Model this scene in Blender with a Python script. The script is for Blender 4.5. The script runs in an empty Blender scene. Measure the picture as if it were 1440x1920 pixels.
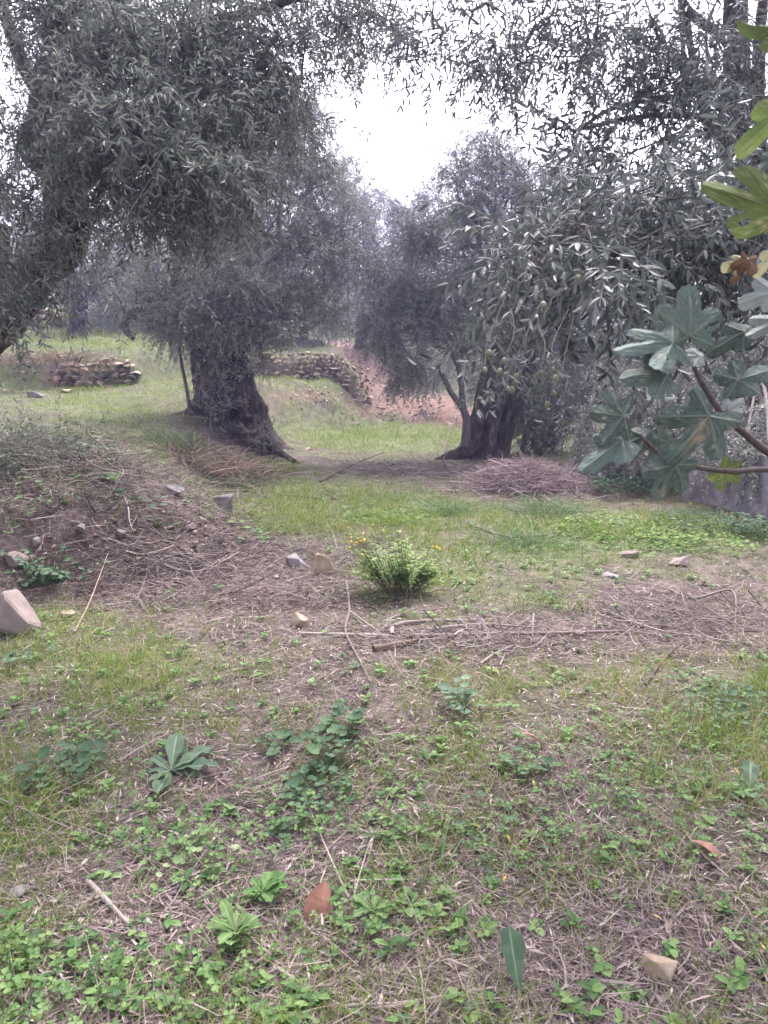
import bpy, bmesh, math, random
import numpy as np
from mathutils import Vector, Matrix

rng = np.random.default_rng(11)
random.seed(5)
R = math.radians
scene = bpy.context.scene
COL = scene.collection

# ------------------------------------------------------------------ camera
PITCH = R(10.5)
CAM = np.array([0.0, 0.0, 1.5])
FPX = 1397.0                       # focal length in pixels of the 1440 x 1920 photograph
cam_d = bpy.data.cameras.new('camera')
cam = bpy.data.objects.new('camera', cam_d)
COL.objects.link(cam)
cam.location = CAM
cam.rotation_euler = (math.pi / 2 - PITCH, 0, 0)
cam_d.sensor_fit = 'VERTICAL'
cam_d.sensor_height = 36
cam_d.lens = 36 * FPX / 1920
cam_d.clip_start = 0.05
cam_d.clip_end = 3000
cam_d.dof.use_dof = True
cam_d.dof.focus_distance = 6.5
cam_d.dof.aperture_fstop = 9.0
scene.camera = cam
scene.view_settings.view_transform = 'Standard'
scene.view_settings.look = 'None'
scene.view_settings.exposure = 2.2
scene.view_settings.gamma = 1.0
scene.cycles.use_denoising = True

# ------------------------------------------------------------------ sky and sun (bright overcast, light from ahead)
SUN_EL, SUN_AZ = R(60), R(14)       # azimuth measured from +Y towards +X
world = bpy.data.worlds.new('World')
scene.world = world
world.use_nodes = True
wn = world.node_tree.nodes
wl = world.node_tree.links
bg = wn['Background']
sky = wn.new('ShaderNodeTexSky')
sky.sky_type = 'NISHITA'
sky.sun_disc = False
sky.sun_elevation = SUN_EL
sky.sun_rotation = SUN_AZ
sky.air_density = 1.2
sky.dust_density = 5.0
hs = wn.new('ShaderNodeHueSaturation')
hs.inputs['Saturation'].default_value = 0.30
wl.new(sky.outputs[0], hs.inputs['Color'])
tint = wn.new('ShaderNodeMix')        # slightly lilac overcast
tint.data_type = 'RGBA'
tint.blend_type = 'MULTIPLY'
tint.inputs['Factor'].default_value = 1
tint.inputs['B'].default_value = (1.04, .965, 1.08, 1)
wl.new(hs.outputs[0], tint.inputs['A'])
wl.new(tint.outputs['Result'], bg.inputs['Color'])
bg.inputs['Strength'].default_value = 0.15
sd = bpy.data.lights.new('sun', 'SUN')
sd.energy = 1.2
sd.angle = R(25)
sd.color = (1.0, 0.97, 0.93)
so = bpy.data.objects.new('sun', sd)
COL.objects.link(so)
sdir = Vector((math.sin(SUN_AZ) * math.cos(SUN_EL), math.cos(SUN_AZ) * math.cos(SUN_EL), math.sin(SUN_EL)))
so.rotation_euler = sdir.to_track_quat('Z', 'Y').to_euler()
so.location = sdir * 60

# ------------------------------------------------------------------ pixel <-> world
cp, sp = math.cos(PITCH), math.sin(PITCH)


def pdir(px, py):
    a = (np.asarray(px, float) - 720) / FPX
    b = -(np.asarray(py, float) - 960) / FPX
    return np.stack([a, cp + b * sp, -sp + b * cp], -1)


def pt(px, py, Y):
    """the point seen at photo pixel (px, py) at Y metres ahead"""
    d = pdir(px, py)
    return CAM + d * (Y / d[..., 1])[..., None] if np.ndim(px) else CAM + d * (Y / d[1])


def proj(P):
    v = P - CAM
    dep = v[..., 1] * cp - v[..., 2] * sp
    up = v[..., 1] * sp + v[..., 2] * cp
    dep = np.maximum(dep, 1e-3)
    return 720 + FPX * v[..., 0] / dep, 960 - FPX * up / dep


# ------------------------------------------------------------------ noise
def _hash(ix, iy, iz, seed):
    h = (ix * 374761393 + iy * 668265263 + iz * 2147483647 + seed * 1274126177) & 0xFFFFFFFF
    h = ((h ^ (h >> 13)) * 1274126177) & 0xFFFFFFFF
    h = h ^ (h >> 16)
    return (h & 0xFFFFFF) / float(0xFFFFFF)


def vnoise(x, y, z=None, seed=0):
    x = np.asarray(x, float)
    y = np.asarray(y, float)
    z = np.zeros_like(x) if z is None else np.asarray(z, float)
    ix, iy, iz = np.floor(x).astype(np.int64), np.floor(y).astype(np.int64), np.floor(z).astype(np.int64)
    fx, fy, fz = x - ix, y - iy, z - iz
    fx, fy, fz = [f * f * (3 - 2 * f) for f in (fx, fy, fz)]
    out = 0
    for a in (0, 1):
        for b in (0, 1):
            for c in (0, 1):
                w = (fx if a else 1 - fx) * (fy if b else 1 - fy) * (fz if c else 1 - fz)
                out = out + w * _hash(ix + a, iy + b, iz + c, seed)
    return out * 2 - 1


def fbm(x, y, z=None, seed=0, octs=4):
    s, a, f = 0, 1.0, 1.0
    for o in range(octs):
        s = s + a * vnoise(np.asarray(x) * f, np.asarray(y) * f, None if z is None else np.asarray(z) * f, seed + o)
        a *= 0.5
        f *= 2.03
    return s / 1.9


def ss(a, b, x):
    t = np.clip((x - a) / (b - a), 0, 1)
    return t * t * (3 - 2 * t)


# ------------------------------------------------------------------ terrain height
YF = [0, 3.5, 4.4, 4.9, 5.4, 5.8, 6.5, 7.8, 9.2, 11, 12.6, 15, 18, 20.5, 23, 24, 26, 30, 60]
XF = [-4.5, -3.4, -2.55, -2.0, -1.25, -0.85, -0.8, -1.15, -1.75, -1.6, -1.45, -1.6, -1.7, -0.7, 0.2, 0.2, -0.2, -1.0, -4]


def height(x, y, fine=True):
    x = np.asarray(x, float)
    y = np.asarray(y, float)
    xf = np.interp(y, YF, XF) + 0.12 * vnoise(y * 1.3, y * 0 + 3.3, seed=4)
    s = xf - x
    H = np.interp(y, [2, 3.5, 4.5, 6.5, 8, 12, 16, 19, 23, 24.5, 60], [0.05, .16, .42, .76, .80, .80, 1.12, 1.22, 1.3, 1.3, 1.3])
    w = np.interp(y, [3, 5, 6, 8, 12, 18, 23, 26], [1.4, 1.5, 1.6, 2.0, 2.0, 2.4, 2.0, 1.6])
    z = H * ss(0, 1, s / w) * (1 + 0.12 * vnoise(x * 1.1, y * 1.1, seed=9))
    m1 = ss(5.3, 6.1, -x)
    up1 = 0.62 * ss(17.38, 17.62, y) + 0.115 * np.clip(y - 17.6, 0, 9.5) + 0.72 * ss(27.0, 27.3, y)
    m2 = ss(0.45, 1.0, -x)
    up2 = (0.76 * ss(23.42, 23.66, y) + 0.11 * np.clip(y - 23.7, 0, 6)) * m2
    z = z + m1 * up1 + (1 - m1) * up2
    back = 0.225 * np.clip(y - 24.3, 0, 40) * (1 - 0.55 * ss(4, 14, x))
    z = np.maximum(z, back)
    z = z + 0.10 * fbm(x * 0.25, y * 0.25, seed=21, octs=2) * ss(4, 14, y + abs(x))
    z = z + 0.25 * ss(2.2, 5.5, x) * ss(11, 14, y) * np.clip((y - 11) * 0.2, 0, 2)
    if fine:
        z = z + 0.018 * fbm(x * 2.2, y * 2.2, seed=31, octs=4)
        rough = ss(0.05, 0.5, s) * (1 - ss(0.9, 1.3, s / w))
        z = z + 0.085 * rough * fbm(x * 2.6, y * 2.6, seed=33, octs=5)
        z = z + 0.085 * ss(14, 18, y) * fbm(x * 1.7, y * 1.7, seed=35, octs=5)
    return z


def gpx(px, py):
    """where the ray through photo pixel (px, py) meets the ground"""
    d = pdir(px, py)
    Y = np.concatenate([np.arange(0.8, 8, 0.01), np.arange(8, 60, 0.04)])
    P = CAM + d[None, :] * (Y / d[1])[:, None]
    hit = np.nonzero(P[:, 2] < height(P[:, 0], P[:, 1]))[0]
    p = P[hit[0]] if len(hit) else P[-1]
    return np.array([p[0], p[1], float(height(p[0], p[1]))])


def scale_at(p):
    """metres per photo pixel at point p"""
    v = p - CAM
    return (v[1] * cp - v[2] * sp) / FPX


# ------------------------------------------------------------------ mesh helpers
class Q:
    """collects quads, links them as ONE mesh object"""
    def __init__(self):
        self.v, self.f, self.m, self.r, self.n = [], [], [], [], 0

    def add(self, v, f, mat=0, rnd=0.5):
        v = np.asarray(v, np.float32).reshape(-1, 3)
        f = np.asarray(f, np.int32).reshape(-1, 4)
        self.v.append(v)
        self.f.append(f + self.n)
        self.n += len(v)
        self.m.append(np.broadcast_to(np.asarray(mat, np.int32), (len(f),)))
        self.r.append(np.broadcast_to(np.asarray(rnd, np.float32), (len(f),)))

    def build(self, name, mats, parent=None, smooth=False, origin=None, vattr=None):
        v, f = np.concatenate(self.v), np.concatenate(self.f)
        if origin is not None:
            v = v - np.asarray(origin, np.float32)
        me = bpy.data.meshes.new(name)
        me.vertices.add(len(v))
        me.vertices.foreach_set('co', v.ravel())
        me.loops.add(len(f) * 4)
        me.loops.foreach_set('vertex_index', f.ravel())
        me.polygons.add(len(f))
        me.polygons.foreach_set('loop_start', np.arange(0, len(f) * 4, 4, dtype=np.int32))
        me.polygons.foreach_set('loop_total', np.full(len(f), 4, np.int32))
        me.polygons.foreach_set('material_index', np.concatenate(self.m).astype(np.int32))
        me.polygons.foreach_set('use_smooth', np.full(len(f), bool(smooth)))
        me.update(calc_edges=True)
        a = me.attributes.new('rnd', 'FLOAT', 'FACE')
        a.data.foreach_set('value', np.concatenate(self.r).astype(np.float32))
        for k, val in (vattr or {}).items():
            a = me.attributes.new(k, 'FLOAT', 'POINT')
            a.data.foreach_set('value', np.asarray(val, np.float32))
        for mt in (mats if isinstance(mats, (list, tuple)) else [mats]):
            me.materials.append(mt)
        o = bpy.data.objects.new(name, me)
        COL.objects.link(o)
        if parent is not None:
            o.parent = parent
            if origin is None:
                o.matrix_parent_inverse = Matrix.Translation(-Vector(parent.location))
        elif origin is not None:
            o.location = [float(c) for c in origin]
        return o


def tag(o, label, cat=None, group=None, kind=None):
    o['label'] = label
    if cat:
        o['category'] = cat
    if group:
        o['group'] = group
    if kind:
        o['kind'] = kind
    return o


def thing(name, label, cat, loc, group=None):
    o = bpy.data.objects.new(name, None)
    o.empty_display_size = 0.1
    COL.objects.link(o)
    o.location = [float(c) for c in loc]
    return tag(o, label, cat, group)


def norm(a):
    return a / np.maximum(np.linalg.norm(a, axis=-1, keepdims=True), 1e-9)


def tubes(q, P, rad, seg=5, mat=0, rnd=None):
    """many tubes at once: P (M, K, 3), rad (M, K)"""
    P = np.asarray(P, float)
    if P.ndim == 2:
        P = P[None]
    M, K, _ = P.shape
    rad = np.broadcast_to(np.asarray(rad, float), (M, K))
    T = norm(np.gradient(P, axis=1))
    ref = np.where(np.abs(T[:, :1, 2:3]) > 0.9, np.array([1.0, 0, 0]), np.array([0, 0, 1.0]))
    ref = np.broadcast_to(ref, T.shape)
    A = norm(np.cross(T, ref))
    B = np.cross(T, A)
    th = np.linspace(0, 2 * np.pi, seg, endpoint=False)
    ring = A[:, :, None, :] * np.cos(th)[None, None, :, None] + B[:, :, None, :] * np.sin(th)[None, None, :, None]
    V = P[:, :, None, :] + ring * rad[:, :, None, None]
    k, s = np.meshgrid(np.arange(K - 1), np.arange(seg), indexing='ij')
    s2 = (s + 1) % seg
    F = np.stack([k * seg + s, k * seg + s2, (k + 1) * seg + s2, (k + 1) * seg + s], -1).reshape(-1, 4)
    base = (np.arange(M) * K * seg)[:, None, None]
    F = (F[None] + base).reshape(-1, 4)
    if rnd is None:
        rnd = rng.random(M)
    rnd = np.broadcast_to(np.asarray(rnd), (M,))
    q.add(V, F, mat, np.repeat(rnd, (K - 1) * seg))


def spline(pts, n):
    """Catmull-Rom through pts, n samples"""
    P = np.asarray(pts, float)
    P = np.vstack([2 * P[0] - P[1], P, 2 * P[-1] - P[-2]])
    u = np.linspace(0, len(P) - 3 - 1e-6, n)
    i = np.floor(u).astype(int)
    t = (u - i)[:, None]
    p0, p1, p2, p3 = P[i], P[i + 1], P[i + 2], P[i + 3]
    return 0.5 * (2 * p1 + (p2 - p0) * t + (2 * p0 - 5 * p1 + 4 * p2 - p3) * t ** 2 + (3 * p1 - p0 - 3 * p2 + p3) * t ** 3)


def limb(q, pts, radii, seg=10, n=28, rough=0.10, mat=0, seed=1):
    """one gnarled limb: tube along a spline with bark lumps"""
    P = spline(pts, n)
    r = np.interp(np.linspace(0, 1, n), np.linspace(0, 1, len(radii)), radii)
    T = norm(np.gradient(P, axis=0))
    A = norm(np.cross(T, np.array([0.31, 0.22, 0.92])))
    B = np.cross(T, A)
    th = np.linspace(0, 2 * np.pi, seg, endpoint=False)
    ring = A[:, None] * np.cos(th)[None, :, None] + B[:, None] * np.sin(th)[None, :, None]
    V = P[:, None] + ring * r[:, None, None]
    nz = fbm(V[..., 0] / max(r[0], .02) * 0.9, V[..., 1] / max(r[0], .02) * 0.9, V[..., 2] / max(r[0], .02) * 0.6, seed=seed, octs=3)
    V = V + ring * (r[:, None] * rough * 2.2 * nz)[..., None]
    k, s = np.meshgrid(np.arange(n - 1), np.arange(seg), indexing='ij')
    s2 = (s + 1) % seg
    F = np.stack([k * seg + s, k * seg + s2, (k + 1) * seg + s2, (k + 1) * seg + s], -1).reshape(-1, 4)
    q.add(V, F, mat, 0.5)
    e = (n - 1) * seg                        # cap
    c = V[-1].mean(0)[None]
    q.add(np.vstack([V[-1], c]), [[i, (i + 1) % seg, seg, seg] for i in range(seg)], mat, 0.5)
    return P


# ------------------------------------------------------------------ materials
def nodes(name):
    m = bpy.data.materials.new(name)
    m.use_nodes = True
    nt = m.node_tree
    return m, nt, nt.nodes, nt.links, nt.nodes['Principled BSDF']


def ramp(n, stops):
    r = n.new('ShaderNodeValToRGB')
    e = r.color_ramp.elements
    while len(e) < len(stops):
        e.new(0.5)
    for i, (p, c) in enumerate(stops):
        e[i].position = p
        e[i].color = (*c, 1)
    return r


def leaf_mat(name, stops, under=None, transl=0.25, rough=0.6, spec=0.2, tint=None):
    m, nt, n, l, b = nodes(name)
    a = n.new('ShaderNodeAttribute')
    a.attribute_name = 'rnd'
    r = ramp(n, stops)
    l.new(a.outputs['Fac'], r.inputs[0])
    col = r.outputs[0]
    if under:
        r2 = ramp(n, under)
        l.new(a.outputs['Fac'], r2.inputs[0])
        g = n.new('ShaderNodeNewGeometry')
        mx = n.new('ShaderNodeMix')
        mx.data_type = 'RGBA'
        l.new(g.outputs['Backfacing'], mx.inputs['Factor'])
        l.new(col, mx.inputs['A'])
        l.new(r2.outputs[0], mx.inputs['B'])
        col = mx.outputs['Result']
    l.new(col, b.inputs['Base Color'])
    b.inputs['Roughness'].default_value = rough
    b.inputs['Specular IOR Level'].default_value = spec
    tr = n.new('ShaderNodeBsdfTranslucent')
    hv = n.new('ShaderNodeHueSaturation')
    hv.inputs['Saturation'].default_value = 1.25
    hv.inputs['Value'].default_value = 1.3
    l.new(r.outputs[0], hv.inputs['Color'])
    l.new(hv.outputs[0], tr.inputs['Color'])
    ms = n.new('ShaderNodeMixShader')
    ms.inputs[0].default_value = transl
    l.new(b.outputs[0], ms.inputs[1])
    l.new(tr.outputs[0], ms.inputs[2])
    l.new(ms.outputs[0], n['Material Output'].inputs['Surface'])
    return m


def noise_mat(name, stops, scale=6, detail=8, bump=0.4, rough=0.9, stretch=(1, 1, 1), dist=0.02, scale2=None, stops2=None):
    m, nt, n, l, b = nodes(name)
    tc = n.new('ShaderNodeTexCoord')
    mp = n.new('ShaderNodeMapping')
    mp.inputs['Scale'].default_value = stretch
    l.new(tc.outputs['Object'], mp.inputs[0])
    t = n.new('ShaderNodeTexNoise')
    t.inputs['Scale'].default_value = scale
    t.inputs['Detail'].default_value = detail
    t.inputs['Roughness'].default_value = 0.65
    l.new(mp.outputs[0], t.inputs[0])
    r = ramp(n, stops)
    l.new(t.outputs[0], r.inputs[0])
    col = r.outputs[0]
    if stops2:
        t2 = n.new('ShaderNodeTexNoise')
        t2.inputs['Scale'].default_value = scale2
        t2.inputs['Detail'].default_value = 6
        l.new(tc.outputs['Object'], t2.inputs[0])
        r2 = ramp(n, stops2)
        l.new(t2.outputs[0], r2.inputs[0])
        mx = n.new('ShaderNodeMix')
        mx.data_type = 'RGBA'
        mx.blend_type = 'MULTIPLY'
        mx.inputs['Factor'].default_value = 1
        l.new(col, mx.inputs['A'])
        l.new(r2.outputs[0], mx.inputs['B'])
        col = mx.outputs['Result']
    l.new(col, b.inputs['Base Color'])
    b.inputs['Roughness'].default_value = rough
    b.inputs['Specular IOR Level'].default_value = 0.25
    bp = n.new('ShaderNodeBump')
    bp.inputs['Strength'].default_value = bump
    bp.inputs['Distance'].default_value = dist
    l.new(t.outputs[0], bp.inputs['Height'])
    l.new(bp.outputs[0], b.inputs['Normal'])
    return m


def rnd_mat(name, stops, rough=0.85):
    m, nt, n, l, b = nodes(name)
    a = n.new('ShaderNodeAttribute')
    a.attribute_name = 'rnd'
    r = ramp(n, stops)
    l.new(a.outputs['Fac'], r.inputs[0])
    l.new(r.outputs[0], b.inputs['Base Color'])
    b.inputs['Roughness'].default_value = rough
    b.inputs['Specular IOR Level'].default_value = 0.25
    return m


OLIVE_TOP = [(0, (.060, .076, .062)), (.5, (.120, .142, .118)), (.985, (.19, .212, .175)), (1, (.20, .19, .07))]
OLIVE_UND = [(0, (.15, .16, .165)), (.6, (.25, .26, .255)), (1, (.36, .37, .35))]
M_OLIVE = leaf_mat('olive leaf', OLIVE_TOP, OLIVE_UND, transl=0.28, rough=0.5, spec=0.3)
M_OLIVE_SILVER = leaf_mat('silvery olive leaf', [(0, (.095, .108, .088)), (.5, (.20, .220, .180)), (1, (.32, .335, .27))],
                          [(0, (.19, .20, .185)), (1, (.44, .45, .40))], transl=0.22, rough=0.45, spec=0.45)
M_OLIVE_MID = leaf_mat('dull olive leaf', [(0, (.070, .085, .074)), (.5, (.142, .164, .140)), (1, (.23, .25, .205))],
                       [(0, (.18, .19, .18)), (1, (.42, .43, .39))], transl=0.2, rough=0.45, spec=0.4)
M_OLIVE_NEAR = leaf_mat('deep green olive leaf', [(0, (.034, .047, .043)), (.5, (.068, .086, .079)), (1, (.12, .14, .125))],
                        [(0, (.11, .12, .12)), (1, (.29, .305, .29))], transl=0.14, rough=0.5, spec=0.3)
M_CUT = leaf_mat('cut olive leaf', [(0, (.045, .062, .038)), (.5, (.085, .108, .068)), (1, (.15, .165, .11))],
                 [(0, (.13, .14, .12)), (1, (.26, .27, .23))], transl=0.2, rough=0.55, spec=0.2)
M_TWIG = noise_mat('olive twig bark', [(.3, (.10, .088, .078)), (.7, (.22, .20, .18))], scale=20, bump=0.2)
M_BARK = noise_mat('old olive bark', [(.32, (.018, .015, .014)), (.5, (.060, .050, .045)), (.68, (.19, .165, .15))], scale=11, detail=12,
                   bump=0.9, stretch=(1, 1, .35), dist=0.05, scale2=1.6, stops2=[(.35, (.6, .58, .58)), (.7, (1.1, 1.0, .95))])
M_BARKS = noise_mat('smooth olive bark', [(.3, (.05, .045, .042)), (.7, (.15, .135, .125))], scale=24, bump=0.6, stretch=(1, 1, .4), dist=0.02)
M_STONE = noise_mat('sandstone', [(.3, (.24, .18, .125)), (.55, (.36, .285, .205)), (.75, (.44, .375, .295))], scale=7, bump=0.35, dist=0.01,
                    scale2=2.0, stops2=[(.3, (.75, .72, .7)), (.6, (1.0, 1.0, 1.0))])
M_STONEG = noise_mat('grey stone', [(.3, (.14, .128, .122)), (.7, (.255, .238, .225))], scale=8, bump=0.35, dist=0.01)
M_STONEP = noise_mat('pinkish boulder', [(.3, (.17, .135, .12)), (.7, (.28, .235, .21))], scale=5, bump=0.5, dist=0.012, scale2=25,
                     stops2=[(.3, (.85, .83, .82)), (.6, (1, 1, 1))])


def wallstone_mat():
    m, nt, n, l, b = nodes('dry stone')
    a = n.new('ShaderNodeAttribute')
    a.attribute_name = 'rnd'
    r = ramp(n, [(0, (.12, .085, .068)), (.45, (.29, .215, .16)), (1, (.48, .37, .27))])
    l.new(a.outputs['Fac'], r.inputs[0])
    tc = n.new('ShaderNodeTexCoord')
    t = n.new('ShaderNodeTexNoise')
    t.inputs['Scale'].default_value = 9
    t.inputs['Detail'].default_value = 8
    l.new(tc.outputs['Object'], t.inputs[0])
    r2 = ramp(n, [(.3, (.6, .58, .56)), (.65, (1.1, 1.08, 1.05))])
    l.new(t.outputs[0], r2.inputs[0])
    mx = n.new('ShaderNodeMix')
    mx.data_type = 'RGBA'
    mx.blend_type = 'MULTIPLY'
    mx.inputs['Factor'].default_value = 1
    l.new(r.outputs[0], mx.inputs['A'])
    l.new(r2.outputs[0], mx.inputs['B'])
    l.new(mx.outputs['Result'], b.inputs['Base Color'])
    b.inputs['Roughness'].default_value = 0.9
    return m


M_WALL = wallstone_mat()
M_LITTER = rnd_mat('dry litter', [(0, (.055, .040, .038)), (.3, (.14, .108, .102)), (.6, (.235, .185, .165)), (.85, (.33, .27, .235)), (1, (.48, .42, .365))])
M_BRUSH = rnd_mat('reddish brushwood', [(0, (.09, .062, .058)), (.5, (.235, .172, .165)), (1, (.46, .38, .36))])
M_STICK = rnd_mat('grey stick', [(0, (.09, .072, .065)), (.5, (.21, .172, .155)), (1, (.38, .325, .29))])
M_GRASS = leaf_mat('grass blade', [(0, (.075, .130, .030)), (.45, (.150, .225, .050)), (.8, (.25, .32, .085)), (1, (.38, .325, .19))], transl=0.3, rough=0.5)
M_STRAW = rnd_mat('dry grass', [(0, (.16, .115, .08)), (.5, (.33, .25, .18)), (1, (.5, .42, .32))])
M_CLOVER = leaf_mat('clover leaf', [(0, (.04, .09, .03)), (.5, (.08, .155, .045)), (1, (.15, .24, .08))], transl=0.28, rough=0.5)
M_HERB = leaf_mat('herb leaf', [(0, (.05, .11, .035)), (.5, (.09, .18, .055)), (1, (.17, .27, .09))], transl=0.25, rough=0.6)
M_MALLOW = leaf_mat('round weed leaf', [(0, (.04, .085, .04)), (1, (.095, .16, .075))], transl=0.2, rough=0.62)
M_GREYLEAF = leaf_mat('grey green leaf', [(0, (.06, .11, .062)), (.85, (.115, .175, .10)), (1, (.21, .27, .18))], transl=0.2, rough=0.6)
M_LIME = leaf_mat('pale green leaf', [(0, (.09, .165, .055)), (.85, (.165, .25, .09)), (1, (.28, .36, .19))], transl=0.25, rough=0.5)
M_STEMG = rnd_mat('green stem', [(0, (.10, .16, .05)), (1, (.2, .24, .10))])
M_STEMB = rnd_mat('brown stem', [(0, (.055, .04, .033)), (1, (.15, .11, .085))])
M_FLOWER = leaf_mat('yellow flower', [(0, (.50, .29, .03)), (1, (.62, .45, .08))], transl=0.2)
M_FALLEN = leaf_mat('fallen leaf brown', [(0, (.20, .095, .065)), (1, (.30, .155, .11))], transl=0.1, rough=0.4)
M_YELLOW = leaf_mat('fallen leaf yellow', [(0, (.34, .21, .06)), (1, (.45, .33, .11))], transl=0.1)
M_BRAMBLE = leaf_mat('bramble leaf', [(0, (.025, .06, .028)), (1, (.075, .13, .06))], [(0, (.16, .18, .15)), (1, (.2, .22, .18))], transl=0.12)
M_LIMEY = leaf_mat('yellow green weed leaf', [(0, (.085, .155, .035)), (1, (.18, .275, .065))], transl=0.3)
M_NETTLE = leaf_mat('nettle leaf', [(0, (.03, .07, .04)), (1, (.075, .13, .075))], transl=0.15, rough=0.7, spec=0.12)
M_FRUIT = rnd_mat('green olive fruit', [(0, (.12, .15, .085)), (1, (.19, .22, .13))], rough=0.5)


def fig_mat(name, c0, c1, vein, transl):
    m, nt, n, l, b = nodes(name)
    tc = n.new('ShaderNodeTexCoord')
    t = n.new('ShaderNodeTexNoise')
    t.inputs['Scale'].default_value = 34
    t.inputs['Detail'].default_value = 10
    l.new(tc.outputs['Object'], t.inputs[0])
    r = ramp(n, [(.35, c0), (.65, c1)])
    l.new(t.outputs[0], r.inputs[0])
    oi = n.new('ShaderNodeObjectInfo')
    mr = n.new('ShaderNodeMapRange')
    mr.inputs['To Min'].default_value = .72
    mr.inputs['To Max'].default_value = 1.25
    l.new(oi.outputs['Random'], mr.inputs['Value'])
    hv = n.new('ShaderNodeHueSaturation')
    l.new(mr.outputs[0], hv.inputs['Value'])
    l.new(r.outputs[0], hv.inputs['Color'])
    a = n.new('ShaderNodeAttribute')
    a.attribute_name = 'vein'
    mx = n.new('ShaderNodeMix')
    mx.data_type = 'RGBA'
    l.new(a.outputs['Fac'], mx.inputs['Factor'])
    l.new(hv.outputs[0], mx.inputs['A'])
    mx.inputs['B'].default_value = (*vein, 1)
    a2 = n.new('ShaderNodeAttribute')
    a2.attribute_name = 'dead'
    m2 = n.new('ShaderNodeMix')
    m2.data_type = 'RGBA'
    l.new(a2.outputs['Fac'], m2.inputs['Factor'])
    l.new(mx.outputs['Result'], m2.inputs['A'])
    m2.inputs['B'].default_value = (.34, .27, .19, 1)
    l.new(m2.outputs['Result'], b.inputs['Base Color'])
    b.inputs['Roughness'].default_value = 0.68
    b.inputs['Specular IOR Level'].default_value = 0.2
    bp = n.new('ShaderNodeBump')
    bp.inputs['Strength'].default_value = 0.35
    bp.inputs['Distance'].default_value = 0.004
    l.new(a.outputs['Fac'], bp.inputs['Height'])
    l.new(bp.outputs[0], b.inputs['Normal'])
    tr = n.new('ShaderNodeBsdfTranslucent')
    l.new(m2.outputs['Result'], tr.inputs['Color'])
    ms = n.new('ShaderNodeMixShader')
    ms.inputs[0].default_value = transl
    l.new(b.outputs[0], ms.inputs[1])
    l.new(tr.outputs[0], ms.inputs[2])
    l.new(ms.outputs[0], n['Material Output'].inputs['Surface'])
    return m


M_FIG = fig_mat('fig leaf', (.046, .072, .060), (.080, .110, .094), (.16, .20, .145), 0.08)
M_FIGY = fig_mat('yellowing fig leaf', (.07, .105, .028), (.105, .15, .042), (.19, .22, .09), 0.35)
M_FIGP = fig_mat('pale fig leaf underside', (.15, .18, .165), (.21, .24, .22), (.27, .30, .26), 0.12)
M_FIGD = fig_mat('dead fig leaf', (.085, .045, .032), (.15, .085, .055), (.18, .12, .08), 0.08)
M_FIGC = fig_mat('cream fig leaf', (.36, .38, .20), (.46, .46, .27), (.5, .5, .34), 0.2)
M_FIGBARK = noise_mat('fig bark', [(.3, (.045, .035, .032)), (.7, (.11, .09, .08))], scale=60, bump=0.3, dist=0.003)
M_PETIOLE = noise_mat('fig petiole', [(.3, (.16, .20, .07)), (.7, (.24, .27, .11))], scale=60, bump=0.1, dist=0.002)


# ------------------------------------------------------------------ ground cover masks (where litter, earth and grass lie)
def blobs(px, py, L):
    s = 0
    for cx, cy, rx, ry, k in L:
        s = s + k * np.exp(-(((px - cx) / rx) ** 2 + ((py - cy) / ry) ** 2))
    return s


BARE = [(300, 1045, 280, 75, .95), (110, 1010, 160, 70, .6), (440, 1140, 200, 45, .7), (1310, 1150, 210, 60, .85), (930, 1195, 330, 38, .8), (740, 880, 150, 22, .4),
        (690, 765, 45, 22, .55), (600, 742, 50, 16, .3), (480, 850, 130, 50, .5), (390, 820, 90, 30, .45), (980, 890, 130, 40, .5), (650, 1240, 160, 70, .35),
        (560, 1640, 200, 60, .35), (760, 1850, 260, 60, .5), (1150, 1770, 200, 90, .3), (1000, 1080, 60, 20, .3), (80, 1660, 150, 40, .5), (120, 690, 90, 22, .6)]
LUSH = [(690, 878, 170, 18, .45), (150, 635, 160, 30, .9), (230, 770, 190, 45, .7), (640, 715, 90, 18, .9), (700, 825, 170, 26, .8), (560, 800, 80, 30, .4), (1240, 1000, 240, 34, 1.2), (680, 980, 190, 55, 1.0), (560, 930, 120, 30, .7), (860, 930, 160, 30, .35),
        (1370, 1330, 130, 110, .55), (930, 1310, 220, 50, .3), (230, 1260, 220, 70, .35), (1000, 1130, 100, 40, .4), (300, 850, 90, 30, .6), (590, 950, 90, 40, .4), (1060, 850, 90, 25, .6), (800, 1050, 100, 60, .3)]
CLOV = [(110, 1860, 260, 70, 1.0), (480, 1830, 200, 70, .4), (850, 1600, 140, 60, .6), (330, 1600, 180, 90, .55), (560, 1560, 120, 90, .5), (1100, 1520, 240, 120, .5), (1250, 1680, 200, 140, .3),
        (1100, 1420, 160, 60, .4), (650, 1730, 120, 60, .35), (700, 1460, 120, 80, .25), (1000, 1130, 110, 40, .6), (1250, 1010, 240, 45, .9), (720, 980, 140, 40, .4), (1350, 1350, 120, 120, .5)]
PATH = np.array([(3.0, 22.6), (2.3, 24.4), (1.2, 26.8), (0.0, 29.5), (-0.9, 32.5), (-2.5, 37)])


def path_mask(x, y):
    d = np.full(np.shape(x), 1e9)
    for a, b in zip(PATH[:-1], PATH[1:]):
        ab = b - a
        t = np.clip(((x - a[0]) * ab[0] + (y - a[1]) * ab[1]) / (ab @ ab), 0, 1)
        d = np.minimum(d, np.hypot(x - a[0] - t * ab[0], y - a[1] - t * ab[1]))
    return 1 - ss(0.95, 1.5, d + 0.35 * fbm(x * 1.2, y * 1.2, seed=77, octs=3))


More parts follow.
